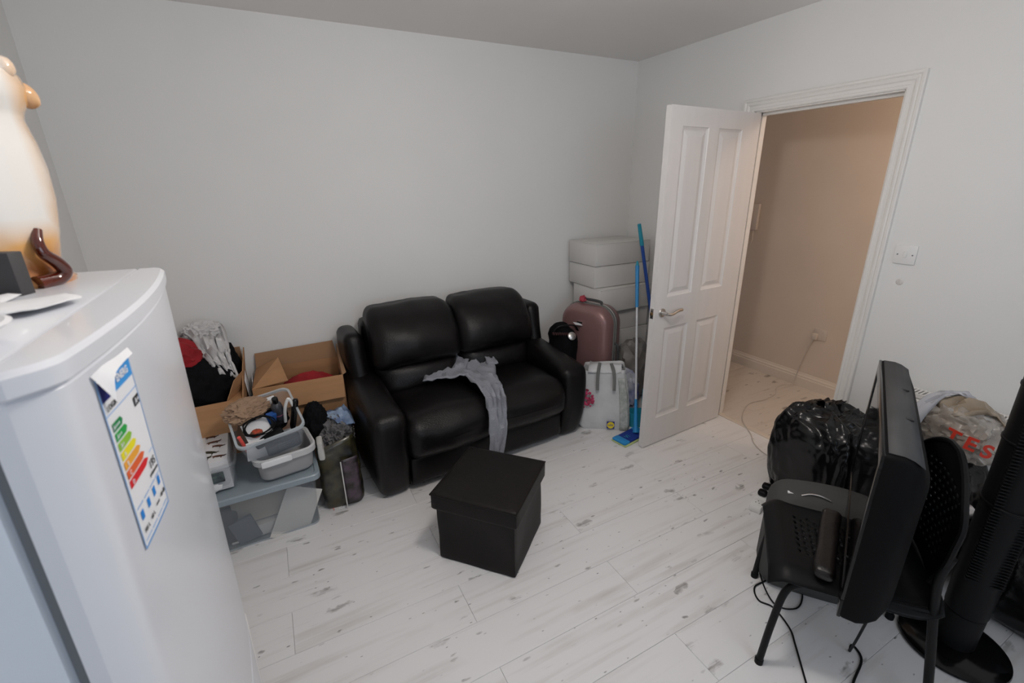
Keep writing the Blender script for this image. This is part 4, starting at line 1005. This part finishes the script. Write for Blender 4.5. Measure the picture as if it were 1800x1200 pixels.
for y in (.15, -.14): obj('cross_bar', tube([(-.185, y, SZ-.034), (.185, y, SZ-.034)], .009, 8, k=2), BLACKP, ch)

# grey case beside the seat and a brown strip added as the seat's screen reflection
gc = thing('grey_machine_case', 'dark grey domed plastic appliance with a silver handle beside the chair seat', 'appliance', (-.885, -2.255, 0), math.radians(37.7-90))
obj('case_body', soft((.40, .21, .435), .07, 14, puff=(.0, .0, .035)), mat('dark_grey_case', (.062, .063, .062), .65, bump=.06, bs=200, spec=.2), gc)
obj('silver_handle', tube([(-.10, -.055, .452), (-.07, -.052, .464), (-.04, -.055, .466), (-.005, -.062, .460)], .003, 8, flat=.6), CHROME, gc)
obj('badge', bx((-.145, -.05, .444), (-.118, -.036, .449), .001), PAPER, gc)
TA = math.atan2(.335, .70)
refl = obj('seat_reflection_strip', soft((.36, .060, .045), .02, 12, wr=.004, ws=12, seed=5), BROWNC, loc=(-1.150, -2.398, SZ+.001), rot=(0, 0, TA)); tag(refl, 'dark brown strip standing in for a reflection of the chair seat, lying against the screen', 'pouch')  # solid strip added in place of the seat's mirror image in the screen

# ------------------------------------------------------------------ television
tv = thing('television', 'old black flat-screen television standing edge-on on the chair seat', 'television', (-1.40, -2.57, .432), TA)
TW, TH = .785, .535
def tvback(v):
    x, y, z = v; return v
bm = bmesh.new()
def trect(i0, zb, zt_, y, r=.012):
    return [(p[0]+TW/2, y, p[1]+(zb+zt_)/2) for p in rr(TW-2*i0, zt_-zb, r, 0, n=3)]
loft(bm, [trect(0, 0, TH, -.002), trect(-.002, -.002, TH+.002, -.008), trect(-.002, -.002, TH+.002, -.040), trect(.004, .004, TH-.004, -.060), trect(.018, .012, TH-.018, -.082, .02), trect(.055, .03, TH-.06, -.104, .03), trect(.075, .05, TH-.08, -.110, .03)])
obj('casing', bm, mat('casing_black', (.004, .004, .0045), .6, spec=.08, bump=.1, bs=300), tv, angle=35)
bm = bmesh.new(); loft(bm, [[(x, y, z+.0012) for y, z in ((-.008, TH+.002), (-.040, TH+.002), (-.060, TH-.004), (-.082, TH-.018))] for x in (.012, TW-.012)], False, False, closed=False)
g_ = obj('top_panel', bm, TVTOP, tv); solid(g_, .0012, 1)  # added sheet over the black casing, light on its top put into the grey
BZ = .042
for nm, lo, hi in (('bezel', (0, 0), (TW, BZ+.02)), ('bezel', (0, TH-BZ), (TW, TH)), ('bezel', (0, BZ+.02), (BZ, TH-BZ)), ('bezel', (TW-BZ, BZ+.02), (TW, TH-BZ))):
    obj(nm, bx((lo[0], -.004, lo[1]), (hi[0], .005, hi[1]), .002), BLACKG, tv)
obj('screen', bx((BZ-.002, -.004, BZ+.018), (TW-BZ+.002, .002, TH-BZ+.002)), mat('screen_glass', (.005, .005, .006), .05, spec=.8), tv, smooth=False)
for x in (.26, .50):
    obj('vent_slot', bx((x, -.070, TH-.004), (x+.012, -.036, TH+.0012)), BLACKPR, tv, smooth=False)
    obj('screw_cap', bx((x-.002, -.016, TH+.001), (x+.004, -.010, TH+.0028)), GREYZ, tv, smooth=False)
P = [(-1.21, -2.57, .47), (-1.20, -2.58, .40), (-1.13, -2.545, .18), (-1.06, -2.51, .012), (-1.02, -2.50, .004), (-1.05, -2.545, .004), (-1.16, -2.575, .004), (-1.30, -2.62, .004), (-1.45, -2.66, .004)]
tag(obj('television_lead', tube(P, .0042, 8), BLACKP), 'black lead hanging from the back of the television down to the floor', 'cable')

# ------------------------------------------------------------------ tower fan
fa = thing('tower_fan', 'tall black tower fan on a round base at the right edge', 'fan', (-.700, -2.668, 0), math.radians(25))
obj('base', lathe([(0, 0), (.150, 0), (.156, .006), (.154, .014), (.13, .026), (.07, .036), (0, .038)], 48), BLACKG, fa)
obj('neck', lathe([(.058, .034), (.060, .17), (.058, .175), (0, .175)], 32, sx=1.05, sy=.95), BLACKP, fa)
obj('column', lathe([(.055, .178), (.064, .182), (.066, .30), (.070, .60), (.073, 1.08), (.068, 1.115), (.050, 1.13), (0, 1.133)], 36, sx=1.05, sy=.92), BLACKP, fa)
bm = bmesh.new()
for i in range(64):
    z = .34+i*.0115; add_box(bm, (-.046, .052, z), (.046, .069, z+.004))
g_ = obj('grille', bm, BLACKP, fa, smooth=False); g_.rotation_euler = (0, 0, PI/2); g_['kind'] = 'stuff'
for z in (.62, .84, 1.02): obj('grille_band', lathe([(.0735, z), (.0755, z+.002), (.0755, z+.008), (.0735, z+.010)], 36, sx=1.05, sy=.92), BLACKP, fa)
obj('control_panel', bx((-.035, -.03, 1.128), (.035, .03, 1.136), .003), BLACKG, fa)
